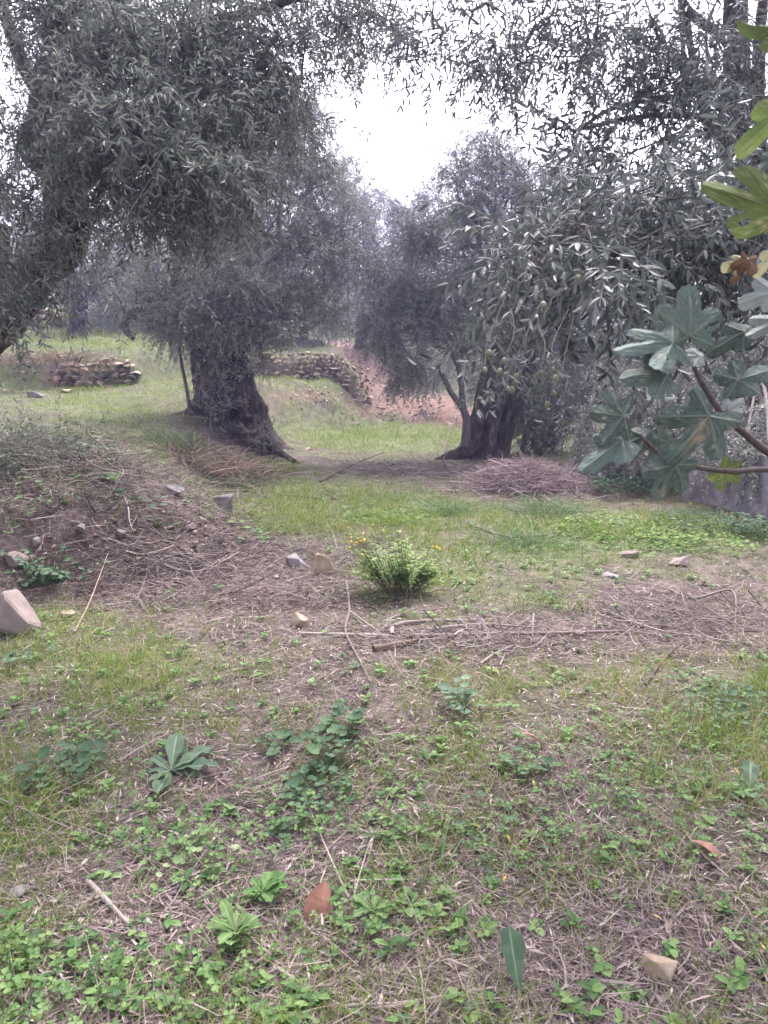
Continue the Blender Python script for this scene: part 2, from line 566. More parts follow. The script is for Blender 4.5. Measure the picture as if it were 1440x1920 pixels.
def greenness(P):
    px, py = proj(P)
    n1 = fbm(P[:, 0] * 1.6, P[:, 1] * 1.6, seed=51, octs=3)
    n2 = fbm(P[:, 0] * 5, P[:, 1] * 5, seed=52, octs=2)
    px = px + 90 * fbm(P[:, 0] * 1.1, P[:, 1] * 1.1, seed=91, octs=3)
    py = py + 40 * fbm(P[:, 0] * 1.1 + 7, P[:, 1] * 1.1, seed=92, octs=3) * np.clip(6 / np.maximum(P[:, 1], 1), .2, 1)
    g = 0.42 + 0.48 * n1 + 0.30 * n2 - .72 * blobs(px, py, BARE) + .72 * blobs(px, py, LUSH)
    g = g + 0.30 * ss(12, 18, P[:, 1])
    return np.clip(g, 0, 1) * (1 - path_mask(P[:, 0], P[:, 1]))


# ------------------------------------------------------------------ terrain sheet
def make_terrain():
    u = np.linspace(-1, 1, 421)
    xs = 2.6 * np.sinh(u * 4.9)
    v = np.linspace(0, 1, 520)
    ys = -12 + 13.2 * (v * 12 / 3.0).clip(0, 1) * 0
    near = np.linspace(-6, 0.6, 16)[:-1]
    mid = np.exp(np.linspace(np.log(0.6), np.log(40), 430))[:-1]
    far = np.exp(np.linspace(np.log(40), np.log(700), 30))
    ys = np.concatenate([[-200, -60, -20], near, mid, far])
    X, Y = np.meshgrid(xs, ys)
    Z = height(X, Y)
    P = np.stack([X, Y, Z], -1).reshape(-1, 3)
    nx, ny = len(xs), len(ys)
    j, i = np.meshgrid(np.arange(ny - 1), np.arange(nx - 1), indexing='ij')
    F = np.stack([j * nx + i, j * nx + i + 1, (j + 1) * nx + i + 1, (j + 1) * nx + i], -1).reshape(-1, 4)
    q = Q()
    q.add(P, F)
    m, nt, n, l, b = nodes('earth and litter')
    g = n.new('ShaderNodeNewGeometry')
    t1 = n.new('ShaderNodeTexNoise')
    t1.inputs['Scale'].default_value = 3.0
    t1.inputs['Detail'].default_value = 12
    t1.inputs['Roughness'].default_value = 0.72
    l.new(g.outputs['Position'], t1.inputs[0])
    soil = ramp(n, [(.3, (.035, .026, .024)), (.5, (.085, .065, .059)), (.7, (.165, .130, .118))])
    l.new(t1.outputs[0], soil.inputs[0])
    t2 = n.new('ShaderNodeTexNoise')
    t2.inputs['Scale'].default_value = 9.0
    t2.inputs['Detail'].default_value = 10
    l.new(g.outputs['Position'], t2.inputs[0])
    turf = ramp(n, [(.3, (.045, .068, .022)), (.5, (.095, .140, .040)), (.72, (.18, .205, .085))])
    l.new(t2.outputs[0], turf.inputs[0])
    dirt = ramp(n, [(.3, (.115, .066, .046)), (.5, (.20, .13, .095)), (.7, (.29, .21, .165))])
    l.new(t2.outputs[0], dirt.inputs[0])
    prev = soil.outputs[0]
    for nm, src in (('turf', turf), ('track', dirt)):
        a = n.new('ShaderNodeAttribute')
        a.attribute_name = nm
        mx = n.new('ShaderNodeMix')
        mx.data_type = 'RGBA'
        l.new(a.outputs['Fac'], mx.inputs['Factor'])
        l.new(prev, mx.inputs['A'])
        l.new(src.outputs[0], mx.inputs['B'])
        prev = mx.outputs['Result']
    l.new(prev, b.inputs['Base Color'])
    b.inputs['Roughness'].default_value = 0.95
    b.inputs['Specular IOR Level'].default_value = 0.15
    t3 = n.new('ShaderNodeTexNoise')
    t3.inputs['Scale'].default_value = 28
    t3.inputs['Detail'].default_value = 8
    l.new(g.outputs['Position'], t3.inputs[0])
    bp = n.new('ShaderNodeBump')
    bp.inputs['Strength'].default_value = 0.7
    bp.inputs['Distance'].default_value = 0.03
    l.new(t3.outputs[0], bp.inputs['Height'])
    l.new(bp.outputs[0], b.inputs['Normal'])
    gr = greenness(P)
    inview = (P[:, 1] > 1) & (P[:, 1] < 60)
    gr = np.where(inview, gr, 0.5)
    pm = np.where(inview, path_mask(P[:, 0], P[:, 1]), 0)
    px, py = proj(P)
    ero = np.where(inview, np.clip(blobs(px, py, [(700, 765, 46, 22, 1.0), (600, 742, 55, 14, .75), (520, 750, 30, 30, .4), (120, 690, 90, 20, .5), (1000, 760, 80, 30, .2)]) + .55 * fbm(P[:, 0] * 1.6, P[:, 1] * 1.6, seed=3) - .2, 0, 1), 0)
    o = q.build('ground', [m], smooth=True, vattr={'turf': np.clip(gr * 0.9 - 0.22, 0, .75), 'track': np.clip(pm + ero, 0, 1)})
    tag(o, 'earthy olive grove floor rising in terraces to the left', kind='structure')
    return o


make_terrain()


# ------------------------------------------------------------------ leaf and spray templates
def leaf_quads(L, W, detail, bend=0.15, fold=0.15):
    """leaf along +Y, top side +Z"""
    if detail == 0:
        v = np.array([[0, 0, 0], [W / 2, .45 * L, 0], [0, L, -bend * L], [-W / 2, .45 * L, 0]])
        return v, np.array([[0, 1, 2, 3]])
    if detail == 1:
        v = np.array([[0, 0, 0], [W / 2, .42 * L, fold * W - bend * L * .2], [0, L, -bend * L], [0, .42 * L, -bend * L * .2], [-W / 2, .42 * L, fold * W - bend * L * .2]])
        return v, np.array([[0, 1, 2, 3], [0, 3, 2, 4]])
    ts = np.array([0, .12, .35, .62, .85, 1.0])
    ws = np.array([.10, .55, .96, 1.0, .60, .04])
    v, f = [], []
    for t, w in zip(ts, ws):
        z = -bend * L * t * t
        v += [[-w * W / 2, t * L, z + fold * w * W], [0, t * L, z], [w * W / 2, t * L, z + fold * w * W]]
    for i in range(len(ts) - 1):
        a = i * 3
        f += [[a, a + 1, a + 4, a + 3], [a + 1, a + 2, a + 5, a + 4]]
    return np.array(v), np.array(f)


def rot_to(dirs, ups):
    """matrices whose Y axis is dirs and Z axis is near ups"""
    y = norm(dirs)
    x = norm(np.cross(y, ups))
    z = np.cross(x, y)
    return np.stack([x, y, z], -1)


def make_spray(r, length, pairs, leafL, leafW, detail, droop, stemr=0.0016, open_=0.9):
    """twig along +Y with opposite leaves; returns verts, faces, mat, rnd"""
    q = Q()
    K = 6
    t = np.linspace(0, 1, K)
    side = r.normal(0, .10)
    P = np.stack([side * length * t * t, length * t * (1 - .12 * abs(droop) * t), -droop * length * t * t], -1)
    tubes(q, P, np.linspace(stemr, stemr * .4, K)[None], seg=3, mat=1, rnd=r.random())
    for k in range(pairs):
        u = .12 + .88 * (k + r.random() * .6) / pairs
        p = np.array([np.interp(u, t, P[:, i]) for i in range(3)])
        T = norm(np.array([2 * side * u, 1, -2 * droop * u]))
        ang = (k % 2) * math.pi / 2 + r.normal(0, .35)
        ref = norm(np.cross(T, [0.1, 0.2, 1]))
        ref2 = np.cross(T, ref)
        lat = ref * math.cos(ang) + ref2 * math.sin(ang)
        for sgn in (1, -1):
            if r.random() < .12:
                continue
            d = norm(T * (1 - .45 * open_ + .25 * u) + lat * sgn * open_ * (.7 + .4 * r.random()) + r.normal(0, .16, 3) + np.array([0, 0, -.25]))
            up = norm(T * .3 - np.sign(sgn) * lat * .25 + np.array([0, 0, 1.0]) + r.normal(0, .45, 3))
            sL = leafL * (.72 + .5 * r.random()) * (1 - .3 * u ** 3)
            v, f = leaf_quads(sL, leafW * (.8 + .4 * r.random()), detail, bend=r.normal(.14, .12), fold=.18)
            M = rot_to(d[None], up[None])[0]
            q.add(p + v @ M.T, f, 0, r.random())
    return np.concatenate(q.v), np.concatenate(q.f), np.concatenate(q.m), np.concatenate(q.r)


def scatter(q, temps, pos, dirs, ups, scl, seed=0, jitter=0.25):
    """bake copies of the templates at pos"""
    r = np.random.default_rng(seed)
    which = r.integers(0, len(temps), len(pos))
    for k, (v, f, m, rn) in enumerate(temps):
        s = np.nonzero(which == k)[0]
        if not len(s):
            continue
        M = rot_to(dirs[s], ups[s])
        V = np.einsum('nij,vj->nvi', M * scl[s][:, None, None], v) + pos[s][:, None, :]
        F = (f[None] + (np.arange(len(s)) * len(v))[:, None, None]).reshape(-1, 4)
        rr = np.clip(rn[None] + r.normal(0, jitter, (len(s), 1)), 0, .98)
        rr = np.where(r.random(rr.shape) < .006, 1.0, rr)
        q.add(V, F, np.tile(m, len(s)), rr.ravel())


SPR = {}


def sprays(kind):
    if kind not in SPR:
        r = np.random.default_rng(abs(hash(kind)) % 1000 if False else sum(map(ord, kind)))
        if kind == 'near':
            SPR[kind] = [make_spray(r, .34 + .12 * r.random(), 9, .062, .0125, 2, .35 + .5 * r.random(), .0017) for _ in range(8)]
        elif kind == 'mid':
            SPR[kind] = [make_spray(r, .40 + .12 * r.random(), 11, .060, .0125, 1, .3 + .5 * r.random(), .0020) for _ in range(8)]
        elif kind == 'far':
            SPR[kind] = [make_spray(r, .44 + .15 * r.random(), 12, .066, .015, 0, .25 + .4 * r.random(), .0030) for _ in range(8)]
        elif kind == 'back':
            SPR[kind] = [make_spray(r, .60 + .2 * r.random(), 11, .10, .026, 0, .25 + .4 * r.random(), .0045) for _ in range(8)]
        elif kind == 'bush':
            SPR[kind] = [make_spray(r, .30 + .1 * r.random(), 10, .040, .0105, 1, .05, .0018, open_=.7) for _ in range(6)]
    return SPR[kind]


def crown(q, fork, blobs_, kind, seed, droop=0.5, up=0.0, scl=1.0, limb_r=0.05, sub_r=0.012, per=13, limbs=True, root=None, dens=1.0):
    """limbs from the fork into each clump, branches inside it, leafy twigs along the branches"""
    r = np.random.default_rng(seed)
    tem = sprays(kind)
    for bi, (px, py, Y, rpx, rpy, rd, n) in enumerate(blobs_):
        c = pt(px, py, Y)
        m = scale_at(c)
        rad = np.array([rpx * m, rd, rpy * m])
        f = np.asarray(fork if root is None or root.get(bi) is None else root[bi], float)
        inner = c - np.array([0, 0, .35 * rad[2]]) if c[2] > f[2] else c + np.array([0, 0, .3 * rad[2]])
        if limbs:
            mid = (f + inner) / 2 + r.normal(0, .06, 3) * np.linalg.norm(inner - f) + np.array([0, 0, .08 * np.linalg.norm(inner - f)])
            limb(q, [f, mid, inner], [limb_r, limb_r * .7, limb_r * .35], seg=6, n=14, rough=.06, mat=1, seed=seed + bi)
        nb = max(3, int(n * dens) // per)
        d = norm(r.normal(0, 1, (nb, 3)))
        e = c + d * rad * (r.random((nb, 1)) ** .45)
        st = inner + (c - inner) * r.random((nb, 1)) * .8 + r.normal(0, .12, (nb, 3)) * rad
        K = 7
        t = np.linspace(0, 1, K)[None, :, None]
        ln = np.linalg.norm(e - st, axis=1)[:, None, None]
        sag = np.zeros((nb, 1, 3))
        sag[:, 0, 2] = (up - droop * .5) * ln[:, 0, 0]
        ctrl = (st + e)[:, None] / 2 + r.normal(0, .10, (nb, 1, 3)) * ln - sag * .6
        P = (1 - t) ** 2 * st[:, None] + 2 * t * (1 - t) * ctrl + t ** 2 * e[:, None]
        tubes(q, P, np.linspace(sub_r, sub_r * .3, K)[None] * (.6 + .8 * r.random((nb, 1))), seg=4, mat=1)
        ns = int(n * dens)
        bsel = r.integers(0, nb, ns)
        tt = .25 + .75 * r.random(ns) ** .8
        k = np.clip((tt * (K - 1)).astype(int), 0, K - 2)
        fr = (tt * (K - 1) - k)[:, None]
        pos = P[bsel, k] * (1 - fr) + P[bsel, k + 1] * fr
        tang = norm(P[bsel, k + 1] - P[bsel, k])
        dirs = norm(tang * .6 + r.normal(0, .55, (ns, 3)) + np.array([0, 0, up - droop]))
        ups = norm(np.array([0, 0, 1.0]) + r.normal(0, .35, (ns, 3)) + .01)
        scatter(q, tem, pos, dirs, ups, scl * (.7 + .55 * r.random(ns)), seed=seed + 100 + bi)


def old_trunk(q, axis, radii, seed, flute=0.22, seg=90, n=90, dents=(), flare=None):
    """massive fluted olive trunk; dents: (height 0..1, angle, width, depth)"""
    P = spline(axis, n)
    tt = np.linspace(0, 1, n)
    r = np.interp(tt, np.linspace(0, 1, len(radii)), radii)
    th = np.linspace(0, 2 * np.pi, seg, endpoint=False)
    T, TH = np.meshgrid(tt, th, indexing='ij')
    tw = TH + T * 1.1
    cx, sy = np.cos(tw), np.sin(tw)
    nz = fbm(cx * 1.9 + seed, sy * 1.9, T * 1.3, seed=seed, octs=3)
    nz2 = fbm(cx * 5.0, sy * 5.0, T * 4.0, seed=seed + 7, octs=4)
    rid = 1 - np.abs(fbm(cx * 3.2, sy * 3.2, T * 0.9, seed=seed + 3, octs=3)) * 2
    nz3 = fbm(cx * 9, sy * 9, T * 5.0, seed=seed + 17, octs=3)
    m = 1 + flute * 1.3 * nz + flute * .6 * rid + .13 * nz2 + .05 * nz3
    fl = (1 - T) ** 5
    m = m * (1 + fl * (.12 + .4 * np.clip(fbm(np.cos(TH) * 2.2, np.sin(TH) * 2.2, seed=seed + 9, octs=2) * 1.6, 0, 1)))
    for (h, a, w, wh, dep) in dents:
        da = np.angle(np.exp(1j * (TH - a)))
        g = np.exp(-(da / w) ** 2 - ((T - h) / wh) ** 2)
        m = m - dep * g
        m = m + .35 * dep * np.exp(-((np.sqrt((da / w) ** 2 + ((T - h) / wh) ** 2) - 1.35) / .35) ** 2)
    m = np.maximum(m, .12)
    V = P[:, None, :] + np.stack([np.cos(TH) * r[:, None] * m, np.sin(TH) * r[:, None] * m, .04 * nz2], -1)
    k, s = np.meshgrid(np.arange(n - 1), np.arange(seg), indexing='ij')
    s2 = (s + 1) % seg
    F = np.stack([k * seg + s, k * seg + s2, (k + 1) * seg + s2, (k + 1) * seg + s], -1).reshape(-1, 4)
    q.add(V, F, 0, .5)
    c = (V[-1].mean(0) + np.array([0, 0, .02]))[None]
    q.add(np.vstack([V[-1], c]), [[i, (i + 1) % seg, seg, seg] for i in range(seg)], 0, .5)
    return V


# ================================================================== TREES
def px_limb(q, spec, Y, radii_px, **kw):
    pts = [pt(a, b, Y if len(c) == 0 else c[0]) for a, b, *c in spec]
    rad = [w * scale_at(p) for w, p in zip(radii_px, pts)]
    return limb(q, pts, rad, **kw)


# ---- the ancient hollow olive, left of the middle
def ancient_olive():
    base = gpx(430, 838)
    base[1] = 13.0
    base = np.array([pt(430, 815, 13.0)[0], 13.0, 0])
    base[2] = float(height(base[0], base[1])) - .15
    root = thing('olive_tree', 'ancient olive with a massive hollow fluted trunk on the bank edge', 'tree', base)
    q = Q()
    top = pt(405, 655, 13.0)
    mid = pt(428, 745, 13.0)
    old_trunk(q, [base - np.array([-.12, 0, .3]), base + np.array([.05, 0, .25]), mid, top], [.70, .60, .53, .53, .47, .40], seed=3, flute=.26,
              dents=[(.40, -1.30, .24, .13, .80), (.24, -1.02, .17, .10, .75), (.58, -1.80, .26, .18, .35), (.40, -.72, .13, .2, .5), (.76, -1.2, .18, .12, .3), (.30, -2.1, .2, .1, .4)])
    # roots running down the bank
    for a, b, w0 in (((470, 800), (566, 864), 13), ((450, 810), (515, 862), 18), ((360, 775), (300, 792), 14), ((400, 800), (380, 835), 12)):
        p0 = pt(*a, 12.6)
        p1 = pt(*b, 12.4)
        p1[2] = float(height(p1[0], p1[1])) - .03
        pm = (p0 + p1) / 2 + np.array([0, -.05, -.05])
        limb(q, [p0 + np.array([0, .3, .1]), p0, pm, p1], [w0 * .0095, w0 * .0088, w0 * .006, w0 * .002], seg=10, n=20, rough=.25, seed=int(w0))
    q.build('trunk', [M_BARK], root, smooth=True)
    q = Q()
    # bare limbs seen through the crown
    px_limb(q, [(410, 660), (432, 580), (440, 520), (428, 440), (440, 330)], 13.0, [16, 14, 11, 8, 4], n=30, seed=4)
    px_limb(q, [(430, 665), (470, 610), (520, 570), (556, 535), (580, 480)], 12.9, [10, 7, 5, 4, 2], n=30, seed=5)
    px_limb(q, [(385, 660), (350, 600), (330, 520), (345, 420), (330, 330)], 13.1, [13, 10, 8, 6, 3], n=30, seed=6)
    px_limb(q, [(440, 670), (480, 620), (500, 540), (520, 440), (530, 330)], 13.3, [10, 8, 6, 5, 3], n=30, seed=7)
    px_limb(q, [(375, 665), (330, 590), (296, 560), (258, 580), (233, 602), (238, 622), (252, 634)], 12.6, [11, 10, 10, 8, 8, 6, 6], n=40, rough=.18, seed=8)
    px_limb(q, [(236, 598), (230, 575), (220, 555)], 12.6, [3, 2.4, 2], n=10, seed=9)
    px_limb(q, [(253, 600), (257, 570), (255, 540)], 12.6, [3.4, 3, 2], n=10, seed=10)
    px_limb(q, [(420, 720), (405, 690), (385, 660), (360, 630)], 12.3, [5, 4.2, 3.4, 2], n=14, seed=11)
    px_limb(q, [(404, 695), (412, 665), (420, 640)], 12.3, [6, 5, 4], n=10, seed=12)
    q.build('limbs', [M_BARKS], root, smooth=True)
    q = Q()
    fork = pt(412, 640, 13.0)
    B = [(430, 600, 13.0, 95, 75, 1.0, 260), (350, 560, 13.0, 110, 80, 1.2, 260), (530, 590, 13.0, 80, 75, 1.0, 200), (600, 560, 13.4, 70, 85, .9, 170), (450, 470, 13.0, 130, 110, 1.4, 420), (560, 430, 13.3, 110, 120, 1.2, 360),
         (380, 400, 13.2, 110, 110, 1.3, 330), (470, 310, 13.2, 130, 110, 1.3, 400), (590, 310, 13.5, 95, 110, 1.1, 300), (400, 270, 13.4, 110, 90, 1.2, 260), (540, 210, 13.5, 110, 80, 1.1, 240), (285, 500, 13.0, 70, 90, 1.0, 150),
         (320, 610, 12.8, 60, 50, .7, 90), (640, 420, 13.6, 60, 100, .8, 150), (490, 655, 12.7, 50, 40, .6, 70), (400, 600, 12.3, 70, 45, .4, 110), (470, 590, 12.2, 70, 50, .4, 110), (440, 520, 12.0, 100, 60, .5, 150), (340, 585, 12.2, 50, 50, .4, 80)]
    crown(q, fork, B, 'far', 41, droop=.12, up=.42, limb_r=.03, sub_r=.009, dens=1.9, scl=.95)
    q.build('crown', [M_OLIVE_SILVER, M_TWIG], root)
    # leafy shoots sprouting out of the trunk
    q = Q()
    r = np.random.default_rng(8)
    pos, di = [], []
    for _ in range(150):
        a, b = r.normal(405, 26), r.uniform(655, 800)
        pos.append(pt(a, b, 12.38 - .1 * r.random()))
        di.append([r.normal(0, .4), -.55, r.normal(.1, .6)])
    for _ in range(60):
        a, b = r.normal(505, 12), r.uniform(790, 850)
        pos.append(pt(a, b, 12.3))
        di.append([r.normal(.2, .4), -.4, r.normal(.3, .5)])
    scatter(q, sprays('bush'), np.array(pos), norm(np.array(di)), norm(r.normal(0, .4, (len(pos), 3)) + [0, 0, 1]), .6 + .7 * r.random(len(pos)), 3)
    st = np.array([pt(a, b, 12.36) for a, b in zip(r.normal(410, 30, 40), r.uniform(640, 700, 40))])
    en = st + np.stack([r.normal(0, .18, 40), -r.random(40) * .25, r.normal(.1, .3, 40)], -1)
    t = np.linspace(0, 1, 5)[None, :, None]
    tubes(q, st[:, None] * (1 - t) + en[:, None] * t + r.normal(0, .02, (40, 5, 3)), .005, seg=3, mat=1)
    q.build('trunk_shoots', [M_OLIVE_SILVER, M_TWIG], root)
    q = Q()
    px_limb(q, [(358, 790, 12.5), (352, 740, 12.5), (342, 690, 12.5), (335, 650, 12.6)], 12.5, [4, 3.4, 3, 2], n=16, seed=13)
    q.build('sucker', [M_BARKS], root, smooth=True)


ancient_olive()


# ---- the leaning olive right of the middle
def leaning_olive():
    base = np.array([pt(905, 850, 13.4)[0], 13.4, 0.0])
    base[2] = float(height(base[0], base[1])) - .1
    root = thing('olive_tree', 'dark olive whose thick trunk leans right beside two thin forked suckers', 'tree', base)
    q = Q()
    old_trunk(q, [base + np.array([-.02, 0, -.2]), base + np.array([.06, 0, .3]), pt(925, 780, 13.4), pt(952, 700, 13.4), pt(990, 625, 13.4)], [.42, .38, .38, .40, .40, .34], seed=13, flute=.28,
              dents=[(.30, -1.9, .18, .22, .45), (.52, -1.2, .16, .25, .45), (.25, -1.1, .14, .14, .5)])
    for a, b, w0 in (((880, 842), (815, 858), 16), ((930, 850), (970, 862), 12)):
        p0, p1 = pt(*a, 13.1), pt(*b, 13.0)
        p1[2] = float(height(p1[0], p1[1])) - .02
        limb(q, [p0 + np.array([.1, .3, .1]), p0, (p0 + p1) / 2, p1], [w0 * .0095, w0 * .0085, w0 * .006, w0 * .002], seg=10, n=20, rough=.3, seed=int(w0) + 4)
    q.build('trunk', [M_BARK], root, smooth=True)
    q = Q()
    px_limb(q, [(872, 838), (875, 790), (868, 760), (862, 700), (848, 660), (832, 636)], 13.0, [9, 8, 6, 5, 4.4, 3], n=30, rough=.05, seed=22)
    q.build('sucker', [M_BARKS], root, smooth=True)
    q = Q()
    px_limb(q, [(869, 768), (845, 735), (828, 700), (818, 680)], 13.0, [6, 5, 4, 3], n=20, rough=.05, seed=23)
    q.build('sucker', [M_BARKS], root, smooth=True)
    q = Q()
    px_limb(q, [(950, 690), (900, 655), (865, 655), (838, 625)], 13.2, [12, 7, 6, 3], n=24, seed=24)
    px_limb(q, [(980, 640), (935, 560), (900, 470), (890, 380)], 13.5, [16, 10, 5, 2.5], n=24, seed=25)
    px_limb(q, [(990, 640), (1015, 560), (1030, 450), (1020, 350)], 13.5, [16, 10, 5, 2.5], n=24, seed=26)
    q.build('limbs', [M_BARKS], root, smooth=True)
    q = Q()
    fork = pt(960, 650, 13.4)
    B = [(900, 520, 13.4, 120, 110, 1.3, 420), (800, 560, 13.2, 100, 100, 1.1, 380), (730, 590, 13.0, 70, 90, .9, 260), (770, 690, 12.8, 50, 60, .5, 110), (725, 660, 12.9, 45, 60, .5, 80), (1000, 450, 13.6, 110, 120, 1.3, 380),
         (900, 380, 13.6, 100, 100, 1.2, 330), (800, 450, 13.3, 90, 80, 1.0, 260), (980, 320, 13.8, 100, 80, 1.1, 260), (860, 310, 13.7, 55, 60, .8, 120), (1080, 500, 13.6, 90, 120, 1.1, 300), (1060, 620, 13.6, 90, 90, 1.0, 260),
         (1010, 730, 13.9, 80, 60, .8, 190), (880, 620, 13.9, 80, 60, .8, 160), (930, 270, 13.8, 60, 60, .8, 110), (1090, 370, 13.8, 80, 90, 1.0, 200), (700, 500, 13.2, 60, 80, .8, 150), (1000, 790, 13.9, 70, 45, .5, 90), (1060, 740, 14.2, 80, 60, .6, 200), (1110, 690, 14.2, 70, 70, .6, 180)]
    crown(q, fork, B, 'far', 77, droop=.42, up=.12, limb_r=.025, sub_r=.009, dens=1.8, scl=.95)
    q.build('crown', [M_OLIVE_MID, M_TWIG], root)


leaning_olive()


def side_shrub():
    b = gpx(1005, 852)
    root = thing('shrub', 'dark leafy shrub with thin bare stems growing right of the leaning trunk', 'shrub', b)
    r = np.random.default_rng(66)
    n = 22
    foot = b + np.stack([r.normal(0, .22, n), r.normal(.1, .15, n), np.full(n, -.05)], -1)
    tip = foot + np.stack([r.normal(.15, .45, n), r.normal(0, .3, n), r.uniform(.5, 1.25, n)], -1)
    t = np.linspace(0, 1, 8)[None, :, None]
    P = foot[:, None] * (1 - t) + tip[:, None] * t + r.normal(0, .02, (n, 8, 3)) + np.array([0, 0, .12]) * t * (1 - t)
    q = Q()
    tubes(q, P, np.linspace(.014, .004, 8)[None], seg=5)
    q.build('stems', [M_BARKS], root, smooth=True)
    q = Q()
    k = 620
    s_ = r.integers(0, n, k)
    pos = P[s_, r.integers(3, 8, k)] + r.normal(0, .08, (k, 3))
    scatter(q, sprays('far'), pos, norm(r.normal(0, .7, (k, 3)) + [0, -.1, .1]), norm(r.normal(0, .4, (k, 3)) + [0, 0, 1]), .45 + .5 * r.random(k), 67)
    q.build('leaves', [M_OLIVE, M_TWIG], root)


side_shrub()


# ---- foreground olive whose limb leans in from the left edge
def left_olive():
    base = np.array([-4.6, 4.6, 0.0])
    base[2] = float(height(base[0], base[1])) - .1
    root = thing('olive_tree', 'near olive leaning in at the left edge under long hanging fruiting twigs', 'tree', base)
    q = Q()
    P = [base, pt(-190, 790, 4.4), pt(-40, 640, 4.3), pt(55, 535, 4.3), pt(122, 440, 4.3), pt(118, 340, 4.35), pt(105, 220, 4.4), pt(120, 90, 4.45), pt(135, -60, 4.5), pt(150, -250, 4.6)]
    limb(q, P, [.22, .18, .145, .125, .12, .12, .125, .12, .11, .09], seg=24, n=120, rough=.17, seed=31)
    px_limb(q, [(120, 440), (145, 412), (178, 402), (205, 398)], 4.25, [26, 20, 12, 7], n=14, seed=32)
    px_limb(q, [(-60, 660), (-20, 560), (-5, 470), (5, 420)], 4.8, [34, 28, 22, 16], n=20, seed=33)
    px_limb(q, [(110, 200), (60, 250), (55, 290), (110, 330)], 4.5, [22, 20, 18, 18], n=20, seed=35)
    px_limb(q, [(115, 130), (190, 120), (330, 60), (480, 20), (640, -30)], 4.2, [24, 18, 13, 9, 4], n=30, seed=36)
    px_limb(q, [(115, 190), (60, 150), (20, 60), (-10, -40)], 4.6, [20, 15, 12, 8], n=20, seed=37)
    q.build('trunk', [M_BARK], root, smooth=True)
    q = Q()
    fork = pt(120, 150, 4.4)
    B = [(120, 60, 4.3, 130, 110, .6, 90), (240, 90, 4.0, 150, 110, .6, 150), (380, 80, 4.2, 140, 110, .6, 140), (250, 240, 3.7, 150, 100, .5, 150), (390, 220, 4.0, 120, 100, .6, 120), (110, 240, 4.1, 110, 90, .5, 70),
         (520, 60, 4.3, 110, 80, .5, 48), (640, 45, 4.5, 90, 60, .5, 36), (720, 30, 4.7, 70, 50, .4, 36), (550, 150, 4.4, 80, 60, .5, 28), (330, 330, 3.7, 110, 70, .5, 80), (190, 350, 3.9, 100, 60, .5, 60),
         (40, 370, 4.0, 80, 60, .5, 36), (400, 300, 3.6, 80, 70, .4, 56), (20, 260, 4.1, 60, 80, .4, 12), (440, 350, 4.0, 70, 50, .4, 36), (270, 430, 3.6, 80, 30, .3, 16), (10, 590, 3.6, 30, 40, .2, 14), (40, 510, 3.6, 60, 50, .3, 34), (90, 450, 3.8, 60, 50, .3, 22), (40, 10, 4.3, 90, 50, .4, 28), (180, -10, 4.3, 150, 60, .5, 110), (420, -10, 4.3, 140, 60, .5, 60), (620, -20, 4.5, 120, 60, .5, 40), (470, 160, 4.3, 90, 80, .5, 50), (540, 240, 4.4, 60, 70, .4, 26)]
    crown(q, fork, B, 'near', 91, droop=.22, up=.05, limb_r=.03, sub_r=.006, per=8, limbs=False, scl=.70, dens=2.35)
    # long hanging twigs
    r = np.random.default_rng(92)
    n = 70
    st = np.array([pt(a, b, y) for a, b, y in zip(r.uniform(-20, 560, n), r.uniform(-60, 330, n), r.uniform(3.4, 4.8, n))])
    ln = r.uniform(.25, .62, n)
    t = np.linspace(0, 1, 7)[None, :, None]
    sw = r.normal(0, .18, (n, 1, 3))
    Pt = st[:, None] + sw * t * (1 - .3 * t) + np.array([0, 0, -1.0]) * (ln[:, None, None] * t ** 1.1)
    tubes(q, Pt, np.linspace(.0032, .0014, 7)[None], seg=3, mat=1)
    pos = Pt[:, 2:].reshape(-1, 3)
    keep = r.random(len(pos)) < .8
    pos = pos[keep]
    scatter(q, sprays('near'), pos, norm(r.normal(0, .5, (len(pos), 3)) + [0, 0, -1.1]), norm(r.normal(0, .5, (len(pos), 3)) + [0, -.3, 1]), .38 + .36 * r.random(len(pos)), 93)
    q.build('crown', [M_OLIVE, M_TWIG], root)
    fr = [(100, 98), (122, 128), (131, 132), (110, 140), (178, 97)]
    fruits(root, [pt(a, b, 3.05 + .06 * (i % 5)) for i, (a, b) in enumerate(fr)])


def fruit_mesh():
    q = Q()
    K, S = 9, 10
    t = np.linspace(0, np.pi, K)
    th = np.linspace(0, 2 * np.pi, S, endpoint=False)
    V = np.stack([np.sin(t)[:, None] * np.cos(th) * .0078, np.sin(t)[:, None] * np.sin(th) * .0078, np.cos(t)[:, None] * .0105 + 0 * th], -1) + np.array([0, 0, -.0105])
    k, s = np.meshgrid(np.arange(K - 1), np.arange(S), indexing='ij')
    s2 = (s + 1) % S
    q.add(V, np.stack([k * S + s, (k + 1) * S + s, (k + 1) * S + s2, k * S + s2], -1).reshape(-1, 4), 0, .5)
    tubes(q, np.array([[0, 0, -.001], [.001, 0, .012], [.004, .002, .03]]), .0009, seg=4, mat=1)
    return q


FRUIT = [None]


def fruits(root, pts):
    for p in pts:
        if FRUIT[0] is None:
            o = fruit_mesh().build('olive_fruit', [M_FRUIT, M_TWIG], root, smooth=True, origin=(0, 0, 0))
            FRUIT[0] = o
        else:
            o = FRUIT[0].copy()
            COL.objects.link(o)
            o.parent = root
        o.location = Vector(p) - root.location
        o.rotation_euler = (random.uniform(-.4, .4), random.uniform(-.4, .4), random.uniform(0, 6))
        s = random.uniform(.7, .95)
        o.scale = (s, s, s)


left_olive()


